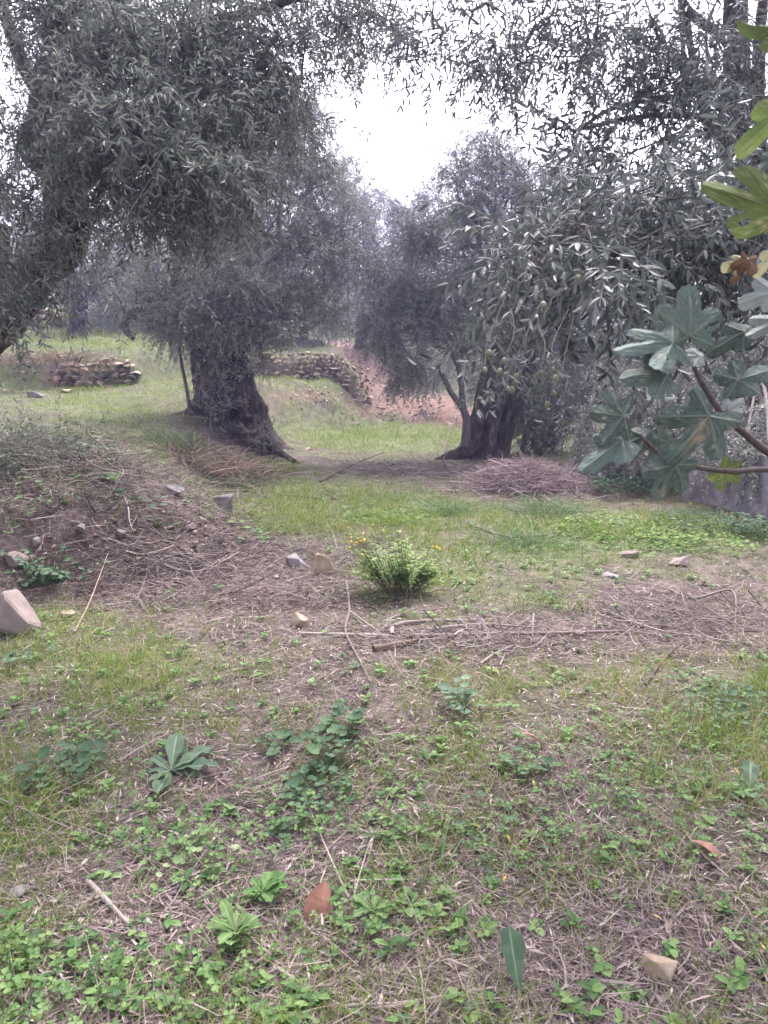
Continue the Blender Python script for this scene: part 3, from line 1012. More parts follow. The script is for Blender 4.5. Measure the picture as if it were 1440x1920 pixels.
# ---- foreground olive at the right edge
def right_olive():
    base = np.array([3.1, 4.3, 0.0])
    base[2] = float(height(base[0], base[1])) - .1
    root = thing('olive_tree', 'near olive with a dark upright stem at the right edge over drooping fruiting branches', 'tree', base)
    q = Q()
    limb(q, [base, pt(1560, 700, 4.2), pt(1455, 430, 4.1), pt(1398, 300, 4.0), pt(1383, 220, 4.0), pt(1382, 120, 4.0), pt(1378, 30, 4.0), pt(1385, -160, 4.1)], [.18, .15, .12, .108, .095, .062, .058, .05], seg=16, n=80, rough=.09, seed=51)
    px_limb(q, [(1402, 290), (1420, 180), (1425, 60), (1440, -80)], 4.1, [17, 13, 10, 8], n=24, seed=52)
    px_limb(q, [(1374, 82), (1345, 62), (1312, 40), (1286, 14), (1265, -30)], 3.9, [13, 9, 9, 8, 6], n=24, seed=53)
    px_limb(q, [(1285, 14), (1292, 70), (1302, 130), (1318, 210), (1330, 245), (1362, 240)], 3.9, [7, 6, 6, 7, 7, 8], n=24, seed=54)
    px_limb(q, [(1276, -10), (1280, 60), (1282, 150), (1284, 210)], 3.8, [5, 5, 4, 3], n=20, seed=55)
    px_limb(q, [(1378, 152), (1350, 150), (1320, 168), (1260, 182), (1180, 195), (1130, 212), (1080, 245), (1055, 228), (1030, 222)], 3.7, [12, 8, 7, 5, 4, 4, 3, 2.5, 2], n=40, seed=56)
    px_limb(q, [(1365, 240), (1310, 218), (1240, 216), (1160, 225), (1100, 240), (1078, 246), (1074, 262)], 3.7, [8, 6, 5, 4, 3, 3, 2], n=40, seed=57)
    px_limb(q, [(1420, 330), (1360, 380), (1260, 420), (1160, 430), (1060, 470), (960, 540)], 2.6, [9, 7, 6, 5, 4, 2], n=40, seed=58)
    px_limb(q, [(1440, 420), (1380, 470), (1280, 500), (1180, 520), (1090, 600)], 2.3, [8, 6, 5, 4, 2], n=40, seed=59)
    q.build('trunk', [M_BARK], root, smooth=True)
    q = Q()
    fork = pt(1385, 150, 4.0)
    # leaves against the sky
    B = [(900, 30, 3.8, 110, 70, .5, 34), (820, 40, 4.1, 80, 60, .4, 22), (1010, 40, 3.6, 100, 70, .5, 36), (960, 110, 3.6, 100, 40, .4, 16), (1120, 60, 3.6, 100, 80, .5, 38), (1220, 60, 3.6, 90, 90, .5, 42), (1340, 60, 3.7, 90, 110, .5, 42),
         (1090, 130, 3.4, 60, 50, .3, 16), (1200, 190, 3.5, 90, 70, .4, 26), (1300, 180, 3.5, 90, 80, .4, 40), (1410, 180, 3.6, 60, 120, .4, 40), (770, 90, 4.2, 60, 50, .3, 9), (860, 120, 4.0, 60, 30, .3, 9), (1040, 240, 3.7, 40, 40, .2, 10), (1250, 270, 3.5, 100, 60, .4, 40), (1150, 300, 3.6, 80, 50, .4, 22)]
    crown(q, fork, B, 'near', 191, droop=.12, up=.1, limb_r=.02, sub_r=.006, per=6, limbs=False, scl=.72, dens=1.7)
    # fruiting branches reaching close to the camera
    B = [(1330, 360, 2.6, 120, 70, .35, 70), (1180, 390, 2.5, 120, 70, .35, 66), (1060, 440, 2.3, 100, 70, .3, 46), (1200, 470, 2.2, 110, 70, .3, 50), (1340, 440, 2.3, 90, 70, .3, 44), (1010, 510, 2.1, 80, 60, .25, 30),
         (1110, 530, 2.0, 70, 50, .2, 24), (1090, 350, 2.7, 100, 50, .3, 36), (1410, 520, 2.4, 60, 90, .3, 34), (1320, 520, 2.6, 70, 50, .3, 24), (950, 560, 2.1, 40, 30, .15, 7), (1400, 390, 2.2, 60, 60, .3, 28)]
    crown(q, fork, B, 'near', 197, droop=.22, up=0, limb_r=.015, sub_r=.004, per=5, limbs=False, scl=.74, dens=1.35)
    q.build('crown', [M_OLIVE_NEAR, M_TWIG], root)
    fr = [(908, 688), (916, 655), (945, 670), (964, 712), (960, 724), (970, 700), (1012, 694), (1035, 688), (1043, 702), (1037, 732), (1028, 752), (1085, 515), (1018, 565), (938, 690)]
    fruits(root, [pt(a, b, 1.72 + .03 * (i % 4)) for i, (a, b) in enumerate(fr)])
    # twigs that carry the hanging fruit
    q = Q()
    for i, (a, b) in enumerate([(910, 685), (948, 668), (965, 700), (1014, 690), (1040, 690), (1032, 740)]):
        P = spline([pt(a + (34, 10, 50, -6, 26, 44)[i], b - (120, 90, 135, 80, 110, 150)[i], 1.85), pt(a + (4, 16, 10, 8, -4, 20)[i], b - 45, 1.78), pt(a, b, 1.74)], 9)
        tubes(q, P, np.linspace(.0014, .0008, 9)[None], seg=4, mat=1)
        r = np.random.default_rng(300 + i)
        scatter(q, sprays('near'), P[3:8:2], norm(r.normal(0, .5, (3, 3)) + [0, 0, -.9]), norm(r.normal(0, .4, (3, 3)) + [0, -.4, 1]), np.full(3, .38), 310 + i)
    q.build('fruit_twigs', [M_OLIVE_NEAR, M_TWIG], root)


right_olive()


# ---- trees further back
def back_tree(px, py, Y, label, B, kind, seed, trunk_px=14, fork=None, droop=.35, up=.2, mat=None, group=None, name='olive_tree', scl=1.0, limbs=True):
    b = pt(px, py, Y)
    b[2] = float(height(b[0], b[1])) - .1
    root = thing(name, label, 'tree', b, group)
    q = Q()
    f = pt(*(fork or (px, py - 90)), Y)
    m = scale_at(b)
    old_trunk(q, [b - np.array([0, 0, .2]), b * .6 + f * .4 + np.array([.05, 0, 0]), f], [trunk_px * m * 1.35, trunk_px * m, trunk_px * m * .9, trunk_px * m * .75], seed=seed, flute=.2, seg=36, n=36)
    q.build('trunk', [M_BARK], root, smooth=True)
    q = Q()
    crown(q, f, B, kind, seed, droop=droop, up=up, limb_r=trunk_px * m * .16, sub_r=.014, scl=scl, dens=2.2)
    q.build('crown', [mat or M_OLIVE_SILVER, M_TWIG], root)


GB = 'olive trees on the terraces behind'
back_tree(138, 612, 25.5, 'distant olive with a forked trunk on the upper left terrace by the broken wall', [(160, 520, 25.5, 90, 55, 1.6, 200), (80, 470, 25.5, 80, 60, 1.6, 160), (230, 480, 25.5, 90, 80, 1.6, 220), (150, 420, 25.8, 110, 70, 1.8, 200), (270, 560, 25.2, 60, 60, 1.2, 120), (210, 595, 25.0, 60, 30, 1.0, 90)], 'back', 401, 16, fork=(150, 550), group=GB)
back_tree(10, 600, 31, 'pale distant olive at the far left behind the upper terrace', [(10, 470, 31, 80, 70, 2, 150), (-60, 430, 31, 80, 90, 2, 110), (60, 400, 32, 90, 70, 2, 150)], 'back', 403, 9, group=GB)
back_tree(330, 625, 28, 'distant olive directly behind the ancient trunk', [(300, 520, 28, 90, 70, 2, 200), (400, 560, 28, 90, 60, 2, 180), (350, 430, 28.5, 110, 90, 2, 240), (470, 480, 28, 100, 90, 2, 240)], 'back', 405, 12, group=GB)
back_tree(560, 640, 30, 'rounded olive above the stone wall left of the dirt track', [(560, 560, 30, 80, 60, 2, 240), (620, 600, 29, 60, 50, 1.4, 150), (540, 460, 30, 100, 90, 2, 260), (640, 500, 30, 70, 90, 2, 240), (600, 400, 31, 80, 90, 2, 220), (490, 610, 29, 60, 40, 1.4, 120)], 'back', 407, 12, group=GB)
back_tree(675, 650, 36, 'hazy tall olive in the gap at the head of the track', [(690, 560, 36, 70, 70, 2, 220), (700, 450, 36, 60, 80, 2, 240), (670, 380, 37, 50, 70, 2, 170), (740, 500, 36, 60, 90, 2, 240), (640, 350, 37, 45, 60, 2, 110), (655, 300, 37, 45, 50, 1.5, 70), (705, 365, 36, 40, 45, 1.5, 80)], 'back', 409, 9, group=GB)
back_tree(790, 670, 34, 'bushy olive right of the head of the track', [(790, 560, 34, 80, 80, 2, 240), (780, 460, 34, 70, 70, 2, 220), (850, 500, 34, 80, 90, 2, 240), (740, 420, 35, 40, 50, 1.5, 90), (840, 620, 33, 80, 50, 2, 180), (830, 410, 35, 60, 60, 1.8, 130), (800, 350, 35, 40, 50, 1.5, 80), (765, 395, 35, 35, 40, 1.5, 70)], 'back', 411, 9, group=GB)
back_tree(960, 730, 24, 'shaded olive in the gap just behind the leaning trunk', [(960, 640, 24, 90, 70, 2, 240), (1050, 680, 23, 90, 70, 2, 240), (900, 700, 23.5, 60, 50, 1.5, 140), (1000, 560, 24, 100, 80, 2, 220), (830, 690, 25, 50, 45, 1.2, 110), (1080, 770, 22, 80, 40, 1.6, 170)], 'back', 413, 12, group=GB)
back_tree(1180, 760, 21, 'dense olive behind the brushwood heap and the fig leaves', [(1180, 660, 21, 100, 80, 1.8, 300), (1280, 700, 21, 100, 80, 1.8, 280), (1130, 760, 20, 80, 60, 1.4, 200), (1230, 790, 20, 90, 60, 1.4, 220), (1200, 560, 21.5, 110, 70, 1.8, 220), (1340, 620, 21, 90, 50, 1.8, 150)], 'back', 415, 12, group=GB)
back_tree(1400, 820, 17, 'olive at the far right behind the concrete cistern', [(1400, 700, 17, 90, 80, 1.5, 300), (1320, 760, 17, 80, 70, 1.4, 240), (1450, 780, 16.5, 90, 90, 1.4, 260), (1380, 620, 17.5, 100, 50, 1.5, 140), (1280, 830, 16, 60, 40, 1.2, 130)], 'back', 417, 12, group=GB)


# ---- olive whose skirt hangs over the cistern
def skirt_olive():
    b = np.array([4.9, 10.4, 0.0])
    b[2] = float(height(b[0], b[1])) - .1
    root = thing('olive_tree', 'olive whose silvery leaf skirt hangs over the grey cistern at the right', 'tree', b)
    q = Q()
    f = pt(1400, 690, 10.4)
    old_trunk(q, [b - np.array([0, 0, .2]), (b + f) / 2 + np.array([.1, 0, 0]), f], [.34, .26, .24, .2], seed=5, seg=40, n=40)
    q.build('trunk', [M_BARK], root, smooth=True)
    q = Q()
    B = [(1400, 650, 10.2, 100, 70, .9, 230), (1310, 720, 9.6, 90, 60, .8, 200), (1420, 790, 9.0, 80, 70, .6, 190), (1210, 790, 10.0, 80, 60, .7, 160), (1150, 850, 10.6, 60, 45, .5, 110), (1230, 870, 9.8, 60, 40, .5, 110), (1330, 830, 9.2, 50, 40, .4, 60), (1420, 890, 8.2, 34, 50, .25, 36), (1330, 610, 10.6, 100, 50, .8, 120),
         (1200, 700, 10.4, 80, 60, .7, 150), (1100, 790, 11.2, 50, 50, .5, 80), (1400, 825, 8.3, 60, 30, .3, 50), (1330, 815, 8.4, 60, 22, .3, 45), (1440, 850, 8.0, 40, 60, .3, 60)]
    crown(q, f, B, 'far', 501, droop=.75, up=0, limb_r=.03, sub_r=.008, dens=1.6)
    q.build('crown', [M_OLIVE_SILVER, M_TWIG], root)


skirt_olive()


# ================================================================== WALLS, STONES
def hull_stone(size, seed, npts=16, bevel=.12, flat=1.0, sub=0, rough=0.0):
    r = random.Random(seed)
    bm = bmesh.new()
    for _ in range(npts):
        while True:
            p = Vector((r.uniform(-1, 1), r.uniform(-1, 1), r.uniform(-1, 1)))
            if .55 < p.length < 1.15:
                break
        bm.verts.new((p.x * size[0], p.y * size[1], p.z * size[2]))
    bmesh.ops.convex_hull(bm, input=bm.verts)
    for v in [v for v in bm.verts if not v.link_faces]:
        bm.verts.remove(v)
    bmesh.ops.dissolve_limit(bm, angle_limit=R(14), verts=bm.verts, edges=bm.edges)
    if bevel:
        bmesh.ops.bevel(bm, geom=list(bm.edges), offset=min(size) * bevel, segments=2, affect='EDGES', profile=.6)
    if sub:
        bmesh.ops.triangulate(bm, faces=bm.faces)
        bmesh.ops.subdivide_edges(bm, edges=list(bm.edges), cuts=sub, use_grid_fill=True)
        mx = max(size)
        for v in bm.verts:
            c = v.co / mx
            d = float(fbm(np.array(c.x * 2.5 + seed), np.array(c.y * 2.5), np.array(c.z * 2.5), seed=seed, octs=4))
            v.co += v.normal * d * rough * mx if v.normal.length else Vector()
    bm.normal_update()
    return bm


def bm_arrays(bm):
    """quad-ified arrays"""
    bm.verts.ensure_lookup_table()
    bmesh.ops.triangulate(bm, faces=bm.faces)
    V = np.array([v.co for v in bm.verts])
    F = np.array([[v.index for v in f.verts] for f in bm.faces])
    return V, F


class T:
    """collects triangles"""
    def __init__(self):
        self.v, self.f, self.r, self.n = [], [], [], 0

    def add(self, V, F, rnd):
        self.v.append(V)
        self.f.append(F + self.n)
        self.r.append(np.full(len(F), rnd))
        self.n += len(V)

    def build(self, name, mat, parent=None, origin=(0, 0, 0)):
        V = np.concatenate(self.v) - np.asarray(origin)
        F = np.concatenate(self.f)
        me = bpy.data.meshes.new(name)
        me.from_pydata(V.tolist(), [], F.tolist())
        a = me.attributes.new('rnd', 'FLOAT', 'FACE')
        a.data.foreach_set('value', np.concatenate(self.r).astype(np.float32))
        me.materials.append(mat)
        o = bpy.data.objects.new(name, me)
        COL.objects.link(o)
        o.location = origin
        if parent:
            o.parent = parent
        return o


def stone(px, py, wpx, hpx, label, mat, seed, depth=.8, group=None, rz=None, sink=.25, sub=2, rough=.06, name='stone', bevel=.10, npts=16):
    p = gpx(px, py)
    m = scale_at(p)
    w, h = wpx * m / 2, hpx * m / 2
    bm = hull_stone((w, w * depth, h), seed, bevel=bevel, sub=sub, rough=rough, npts=npts)
    V, F = bm_arrays(bm)
    bm.free()
    t = T()
    t.add(V, F, .5)
    o = t.build(name, mat)
    o.location = (p[0], p[1] + w * depth * .6, p[2] + h * (1 - sink * 2) * .75)
    o.rotation_euler = (0, 0, rz if rz is not None else random.uniform(-.5, .5))
    tag(o, label, 'boulder' if name == 'boulder' else 'stone', group)
    return o


GS = 'loose sandstones on the grove floor'
stone(20, 1195, 108, 112, 'large pinkish boulder at the foot of the bank on the left', M_STONEP, 31, name='boulder', sub=2, rough=.03, depth=.9, sink=.05, rz=.4, npts=20, bevel=.16)
stone(602, 1078, 56, 58, 'domed tan stone standing just left of the flowering bush', M_STONE, 34, group=GS, sink=.18, npts=24)
stone(553, 1064, 46, 34, 'pale stone lying beside the domed tan stone', M_STONEG, 35, group=GS)
stone(562, 1176, 42, 36, 'small blocky tan stone alone in the litter left of the long twig', M_STONE, 36, group=GS, sink=.1)
stone(1240, 1850, 74, 88, 'angular tan stone lying in weeds nearest the camera at the lower right', M_STONE, 37, group=GS, sink=.2, depth=.8, npts=11, bevel=.07)
stone(1282, 1063, 56, 30, 'reddish brown block on the grass to the right of the sedge clumps', M_STONEP, 38, group=GS)
stone(1185, 1047, 44, 20, 'flat brown slab on the grass left of the reddish block', M_STONEP, 39, group=GS)
stone(1150, 1084, 44, 12, 'low grey stone almost buried in front of the flat slab', M_STONEG, 40, group=GS)
stone(418, 955, 50, 62, 'pale grey tilted stone on top of the bank near the cut sticks', M_STONEG, 41, group=GS, depth=.5)
stone(320, 925, 70, 28, 'long flat grey stone embedded in the top of the bank', M_STONEG, 42, group=GS, depth=.5)
stone(66, 1022, 28, 22, 'pale round stone above the bramble on the left bank', M_STONEG, 43, group=GS)
stone(30, 1068, 60, 50, 'brown earthy block behind the bramble leaves', M_STONEP, 44, group=GS)
stone(126, 1158, 34, 22, 'small tan stone in the litter right of the large boulder', M_STONE, 45, group=GS)
for i, (a, b, w, h, lab) in enumerate([(322, 995, 14, 9, 'small chip, upper of the pair near the middle of the bank'), (358, 1000, 18, 12, 'small flat chip right of the upper pair on the bank'), (380, 986, 15, 11, 'small pale chip highest and farthest right on the bank'), (228, 1014, 22, 13, 'brown chip on the left half of the bank slope'),
                                       (152, 1006, 16, 13, 'pinkish chip on the bank above the bramble'), (350, 1048, 18, 12, 'grey chip low in the middle of the bank slope'), (365, 1030, 16, 9, 'thin grey chip just above the lowest bank chip'), (296, 1118, 16, 10, 'tiny chip in the litter at the foot of the bank')]):
    stone(a, b, w * 1.4, h * 1.7, lab, M_STONEP if i % 2 else M_STONEG, 60 + i, group='stone chips scattered over the bank', sink=-.15)
for i, (a, b, w, h, lab) in enumerate([(28, 1690, 46, 26, 'flat grey stone in the litter at the lower left edge'), (1388, 1636, 34, 16, 'flat pinkish stone in weeds by the lower right edge'), (548, 1765, 20, 12, 'pale chip just above the lettuce-like weed'), (640, 1330, 28, 16, 'grey flat stone between the weeds in the middle'), (1062, 770, 20, 9, 'pale stone near the foot of the leaning olive'),
                                       (575, 845, 22, 9, 'yellowish stone in the grass between the two big trunks'), (668, 796, 16, 8, 'yellowish stone at the foot of the eroded bank'), (735, 790, 14, 8, 'pale stone where the eroded bank meets the track'), (120, 737, 30, 14, 'tan stone below the left stone wall'), (60, 745, 40, 18, 'earthy stone tumbled left of the broken wall')]):
    stone(a, b, w, h, lab, [M_STONEG, M_STONEP, M_STONE][i % 3], 90 + i, group=GS)


def stone_wall(name, label, x0, x1, yfun, ztop, rows, seed, cat='wall', sizes=(.12, .34), ragged=.25):
    r = random.Random(seed)
    t = T()
    for k in range(rows):
        x = x0 + r.uniform(0, .1)
        while x < x1:
            w = sizes[0] + (sizes[1] - sizes[0]) * r.random() ** 1.8
            f = (x - x0) / (x1 - x0)
            y = yfun(x)
            zb = float(height(x, y - .28, False)) - .06
            zt = ztop(f)
            hh = (zt - zb) / rows
            if hh > .03 and not (k == rows - 1 and r.random() < ragged):
                bm = hull_stone((w * .60, .16, hh * r.uniform(.52, .74)), r.randrange(10 ** 6), npts=11, bevel=.05)
                V, F = bm_arrays(bm)
                bm.free()
                a = r.uniform(-.12, .12)
                c, s = math.cos(a), math.sin(a)
                V = V @ np.array([[c, 0, -s], [0, 1, 0], [s, 0, c]])
                t.add(V + np.array([x + w / 2, y + r.uniform(-.05, .05) + .03 * k, zb + hh * (k + .5) + r.uniform(-.015, .015)]), F, min(1, max(0, r.gauss(.5, .25))))
            x += w * 1.0
    org = ((x0 + x1) / 2, yfun((x0 + x1) / 2), float(height((x0 + x1) / 2, yfun(x0))))
    o = t.build(name, M_WALL, origin=org)
    return tag(o, label, cat)


stone_wall('stone_wall', 'low broken dry stone wall holding the grassy terrace on the left', -7.6, -5.8, lambda x: 17.30 + .05 * math.sin(x * 3), lambda f: 1.9 + .02 * math.sin(f * 9) - .25 * max(0, f - .85) / .15, 6, 5, ragged=.4)
stone_wall('stone_wall', 'ochre dry stone wall behind the ancient trunk beside the track', -5.0, -.55, lambda x: 23.28 + .04 * math.sin(x * 4), lambda f: 2.16 - .5 * max(0, f - .75) / .25, 8, 6, sizes=(.10, .30), ragged=.35)
stone_wall('stone_wall', 'far stone wall half hidden by brambles on the highest terrace at the left', -14.5, -11.2, lambda x: 26.95, lambda f: 3.75, 4, 7, sizes=(.2, .5))


def gravel():
    r = np.random.default_rng(404)
    pts = []
    for cx, cy, rx, ry, n in ((700, 765, 45, 22, 70), (790, 775, 45, 18, 90), (740, 725, 40, 22, 70), (610, 745, 55, 12, 50), (120, 715, 90, 14, 60), (320, 1020, 150, 40, 60), (430, 1100, 130, 30, 40)):
        for _ in range(n):
            pts.append(gpx(cx + r.normal(0, rx * .6), cy + r.normal(0, ry * .6)))
    base = []
    for k in range(10):
        bm = hull_stone((1, .8, .55), 900 + k, npts=12, bevel=.1)
        base.append(bm_arrays(bm))
        bm.free()
    t = T()
    for p in pts:
        V, F = base[r.integers(0, 10)]
        sz = min(.02 + .045 * r.random() ** 2, .03 if p[1] < 12 else .1) * (1.0 if p[1] < 12 else 1.5)
        a = r.uniform(0, 6.28)
        c, sn = math.cos(a), math.sin(a)
        t.add((V * sz) @ np.array([[c, sn, 0], [-sn, c, 0], [0, 0, 1]]) + p + np.array([0, 0, sz * .2]), F, r.random())
    o = t.build('gravel', M_WALL)
    tag(o, 'small stone rubble on the dirt track, the eroded banks and below the broken wall', 'gravel', kind='stuff')


gravel()


# ---- concrete cistern at the right
def cistern():
    a = gpx(1272, 932)
    b = gpx(1470, 985)
    root_z = min(a[2], b[2]) - .15
    d = b - a
    L = float(np.hypot(d[0], d[1]))
    ang = math.atan2(d[1], d[0])
    q = Q()
    nx, nz = 40, 14
    def wall(off, flip):
        X, Z = np.meshgrid(np.linspace(0, L + 1.5, nx), np.linspace(0, .95, nz))
        topc = .78 + .05 * np.sin(X * 2)
        Z = Z / .95 * topc
        lean = .18 * np.clip(1 - X / .5, 0, 1) ** 2
        Yy = off + .02 * fbm(X * 2, Z * 2, seed=3 + flip) + Z * .10 * (1 if off == 0 else 0)
        V = np.stack([X + Z * .28 * np.clip(1 - X / 1.0, 0, 1), Yy, Z], -1)
        return V
    A = wall(0, 0)
    Bk = wall(.35, 1)
    k, s = np.meshgrid(np.arange(nz - 1), np.arange(nx - 1), indexing='ij')
    F = np.stack([k * nx + s, k * nx + s + 1, (k + 1) * nx + s + 1, (k + 1) * nx + s], -1).reshape(-1, 4)
    q.add(A, F)
    q.add(Bk, F[:, ::-1])
    for sel in ((-1, slice(None)), (slice(None), 0), (slice(None), -1)):
        e0, e1 = A[sel], Bk[sel]
        n = len(e0)
        q.add(np.vstack([e0, e1]), [[i, i + 1, n + i + 1, n + i] for i in range(n - 1)])
    m = noise_mat('weathered concrete', [(.32, (.13, .115, .12)), (.5, (.24, .22, .23)), (.66, (.36, .335, .345))], scale=5, bump=.6, dist=.03, scale2=1.6, stops2=[(.35, (.5, .46, .43)), (.6, (1, 1, 1.02))])
    o = q.build('concrete_cistern', [m], smooth=True, origin=(0, 0, 0))
    o.location = (a[0], a[1], root_z)
    o.rotation_euler = (0, 0, ang)
    tag(o, 'low weathered grey concrete cistern wall under hanging leaves at the right', 'cistern')


cistern()

# ================================================================== FIG BRANCHES
FIGY = 1.18


def fig_leaf(root, j, tip, width_px, mat, Y=FIGY, tilt=0.25, roll=0.0, seed=0, lobes=5, curl=.18, holes=0, dead=0.0, label=None, petiole=None, dy=0.0):
    curl = curl * 1.5
    """palmate leaf: j junction pixel, tip pixel of the middle lobe"""
    r = np.random.default_rng(700 + seed)
    P0 = pt(j[0], j[1], Y)
    P1 = pt(tip[0], tip[1], Y + dy)
    d = P1 - P0
    L = float(np.linalg.norm(d))
    nrm = np.array([roll, -1.0, tilt])
    Mx = rot_to(d[None], nrm[None])[0]
    NA, NR = 121, 12
    th = np.linspace(-2.62, 2.62, NA)
    axes = {5: [-1.95, -.95, 0, .95, 1.95], 3: [-1.15, 0, 1.15]}[lobes]
    amp = {5: [.62, .90, 1.0, .90, .62], 3: [.78, 1.0, .78]}[lobes]
    wid = {5: .33 + .08 * r.random(), 3: .46}[lobes]
    asp = width_px * scale_at(P0) / L            # half-spread relative to length
    rr = np.full(NA, .40 + .1 * r.random() if lobes == 5 else .52)
    for a, k in zip(axes, amp):
        k2 = k * (.9 + .2 * r.random())
        dd = np.abs(th - a) / wid
        rr = np.maximum(rr, k2 * np.clip(1 - .30 * dd ** 2.6, .0, 1) * (dd < 1.25))
    rr = np.convolve(np.pad(rr, 2, mode='edge'), [.1, .22, .36, .22, .1], 'valid')
    rr = rr * (1 + .018 * np.sin(th * 46 + r.random() * 6))
    rr = rr * (.35 + .65 * ss(2.7, 2.1, np.abs(th)))
    u = np.linspace(0, 1, NR) ** .8
    U, TH = np.meshgrid(u, th, indexing='ij')
    RR = U * rr[None]
    x = np.sin(TH) * RR * L * max(.55, asp)
    y = np.cos(TH) * RR * L
    da = np.min([np.abs(TH - a) for a in axes], axis=0) * RR
    vein = np.exp(-(da / .018) ** 2) * (1 - .6 * RR)
    # side veins
    for a in axes:
        loc = (TH - a)
        al = RR * np.cos(loc)
        ac = np.abs(RR * np.sin(loc))
        ph = (al - ac * .9) * 11
        vein = np.maximum(vein, .7 * np.exp(-((ph - np.round(ph)) / .10) ** 2) * (np.abs(loc) < .48) * (ac > .01))
    z = -curl * L * RR ** 2 * (.4 + .6 * np.cos(TH * 2.0 + r.random() * 6)) - .06 * L * (da / .2) ** 1 + .02 * L * vein
    z = z + .05 * L * fbm(x / L * 3, y / L * 3, seed=seed, octs=2)
    V = np.stack([x, y, z], -1).reshape(-1, 3) @ Mx.T + P0
    k, s = np.meshgrid(np.arange(NR - 1), np.arange(NA - 1), indexing='ij')
    F = np.stack([k * NA + s, k * NA + s + 1, (k + 1) * NA + s + 1, (k + 1) * NA + s], -1).reshape(-1, 4)
    cx, cy = x.reshape(-1) / L, y.reshape(-1) / L
    keep = np.ones(len(F), bool)
    for h in range(holes):
        a = axes[r.integers(0, len(axes))] + r.normal(0, .25)
        hr = r.uniform(.45, .8)
        hx, hy = math.sin(a) * hr * max(.55, asp), math.cos(a) * hr
        fx, fy = cx[F].mean(1), cy[F].mean(1)
        ca, sa = math.cos(a), math.sin(a)
        e1 = (fx - hx) * ca - (fy - hy) * sa
        e2 = (fx - hx) * sa + (fy - hy) * ca
        keep &= ((e1 / r.uniform(.025, .05)) ** 2 + (e2 / r.uniform(.05, .11)) ** 2) > 1
    dd = np.clip(fbm(cx * 5 + seed, cy * 5, seed=seed + 2, octs=3) * 2.2 - 1.0 + dead * 1.6 * np.exp(-((cx + .12) / .14) ** 2 - ((cy - .5) / .3) ** 2), 0, 1) * (1 if dead else .25)
    dd = np.maximum(dd, .8 * np.clip(fbm(cx * 16 + seed, cy * 16, seed=seed + 8, octs=3) * 5 - 2.1, 0, 1))
    q = Q()
    q.add(V, F[keep])
    o = q.build('leaf', [mat], root, smooth=True, vattr={'vein': vein.reshape(-1), 'dead': dd})
    if label:
        o['label'] = label
    if petiole is not None:
        pq = Q()
        pp = pt(petiole[0], petiole[1], Y + (petiole[2] if len(petiole) > 2 else .02))
        P = spline([pp, (pp + P0) / 2 + np.array([0, -.004, .012]), P0 + np.array([0, .003, 0])], 10)
        tubes(pq, P, np.linspace(.0026, .0018, 10)[None], seg=7)
        pq.build('petiole', [M_PETIOLE], o, smooth=True).matrix_parent_inverse = o.matrix_parent_inverse.copy()


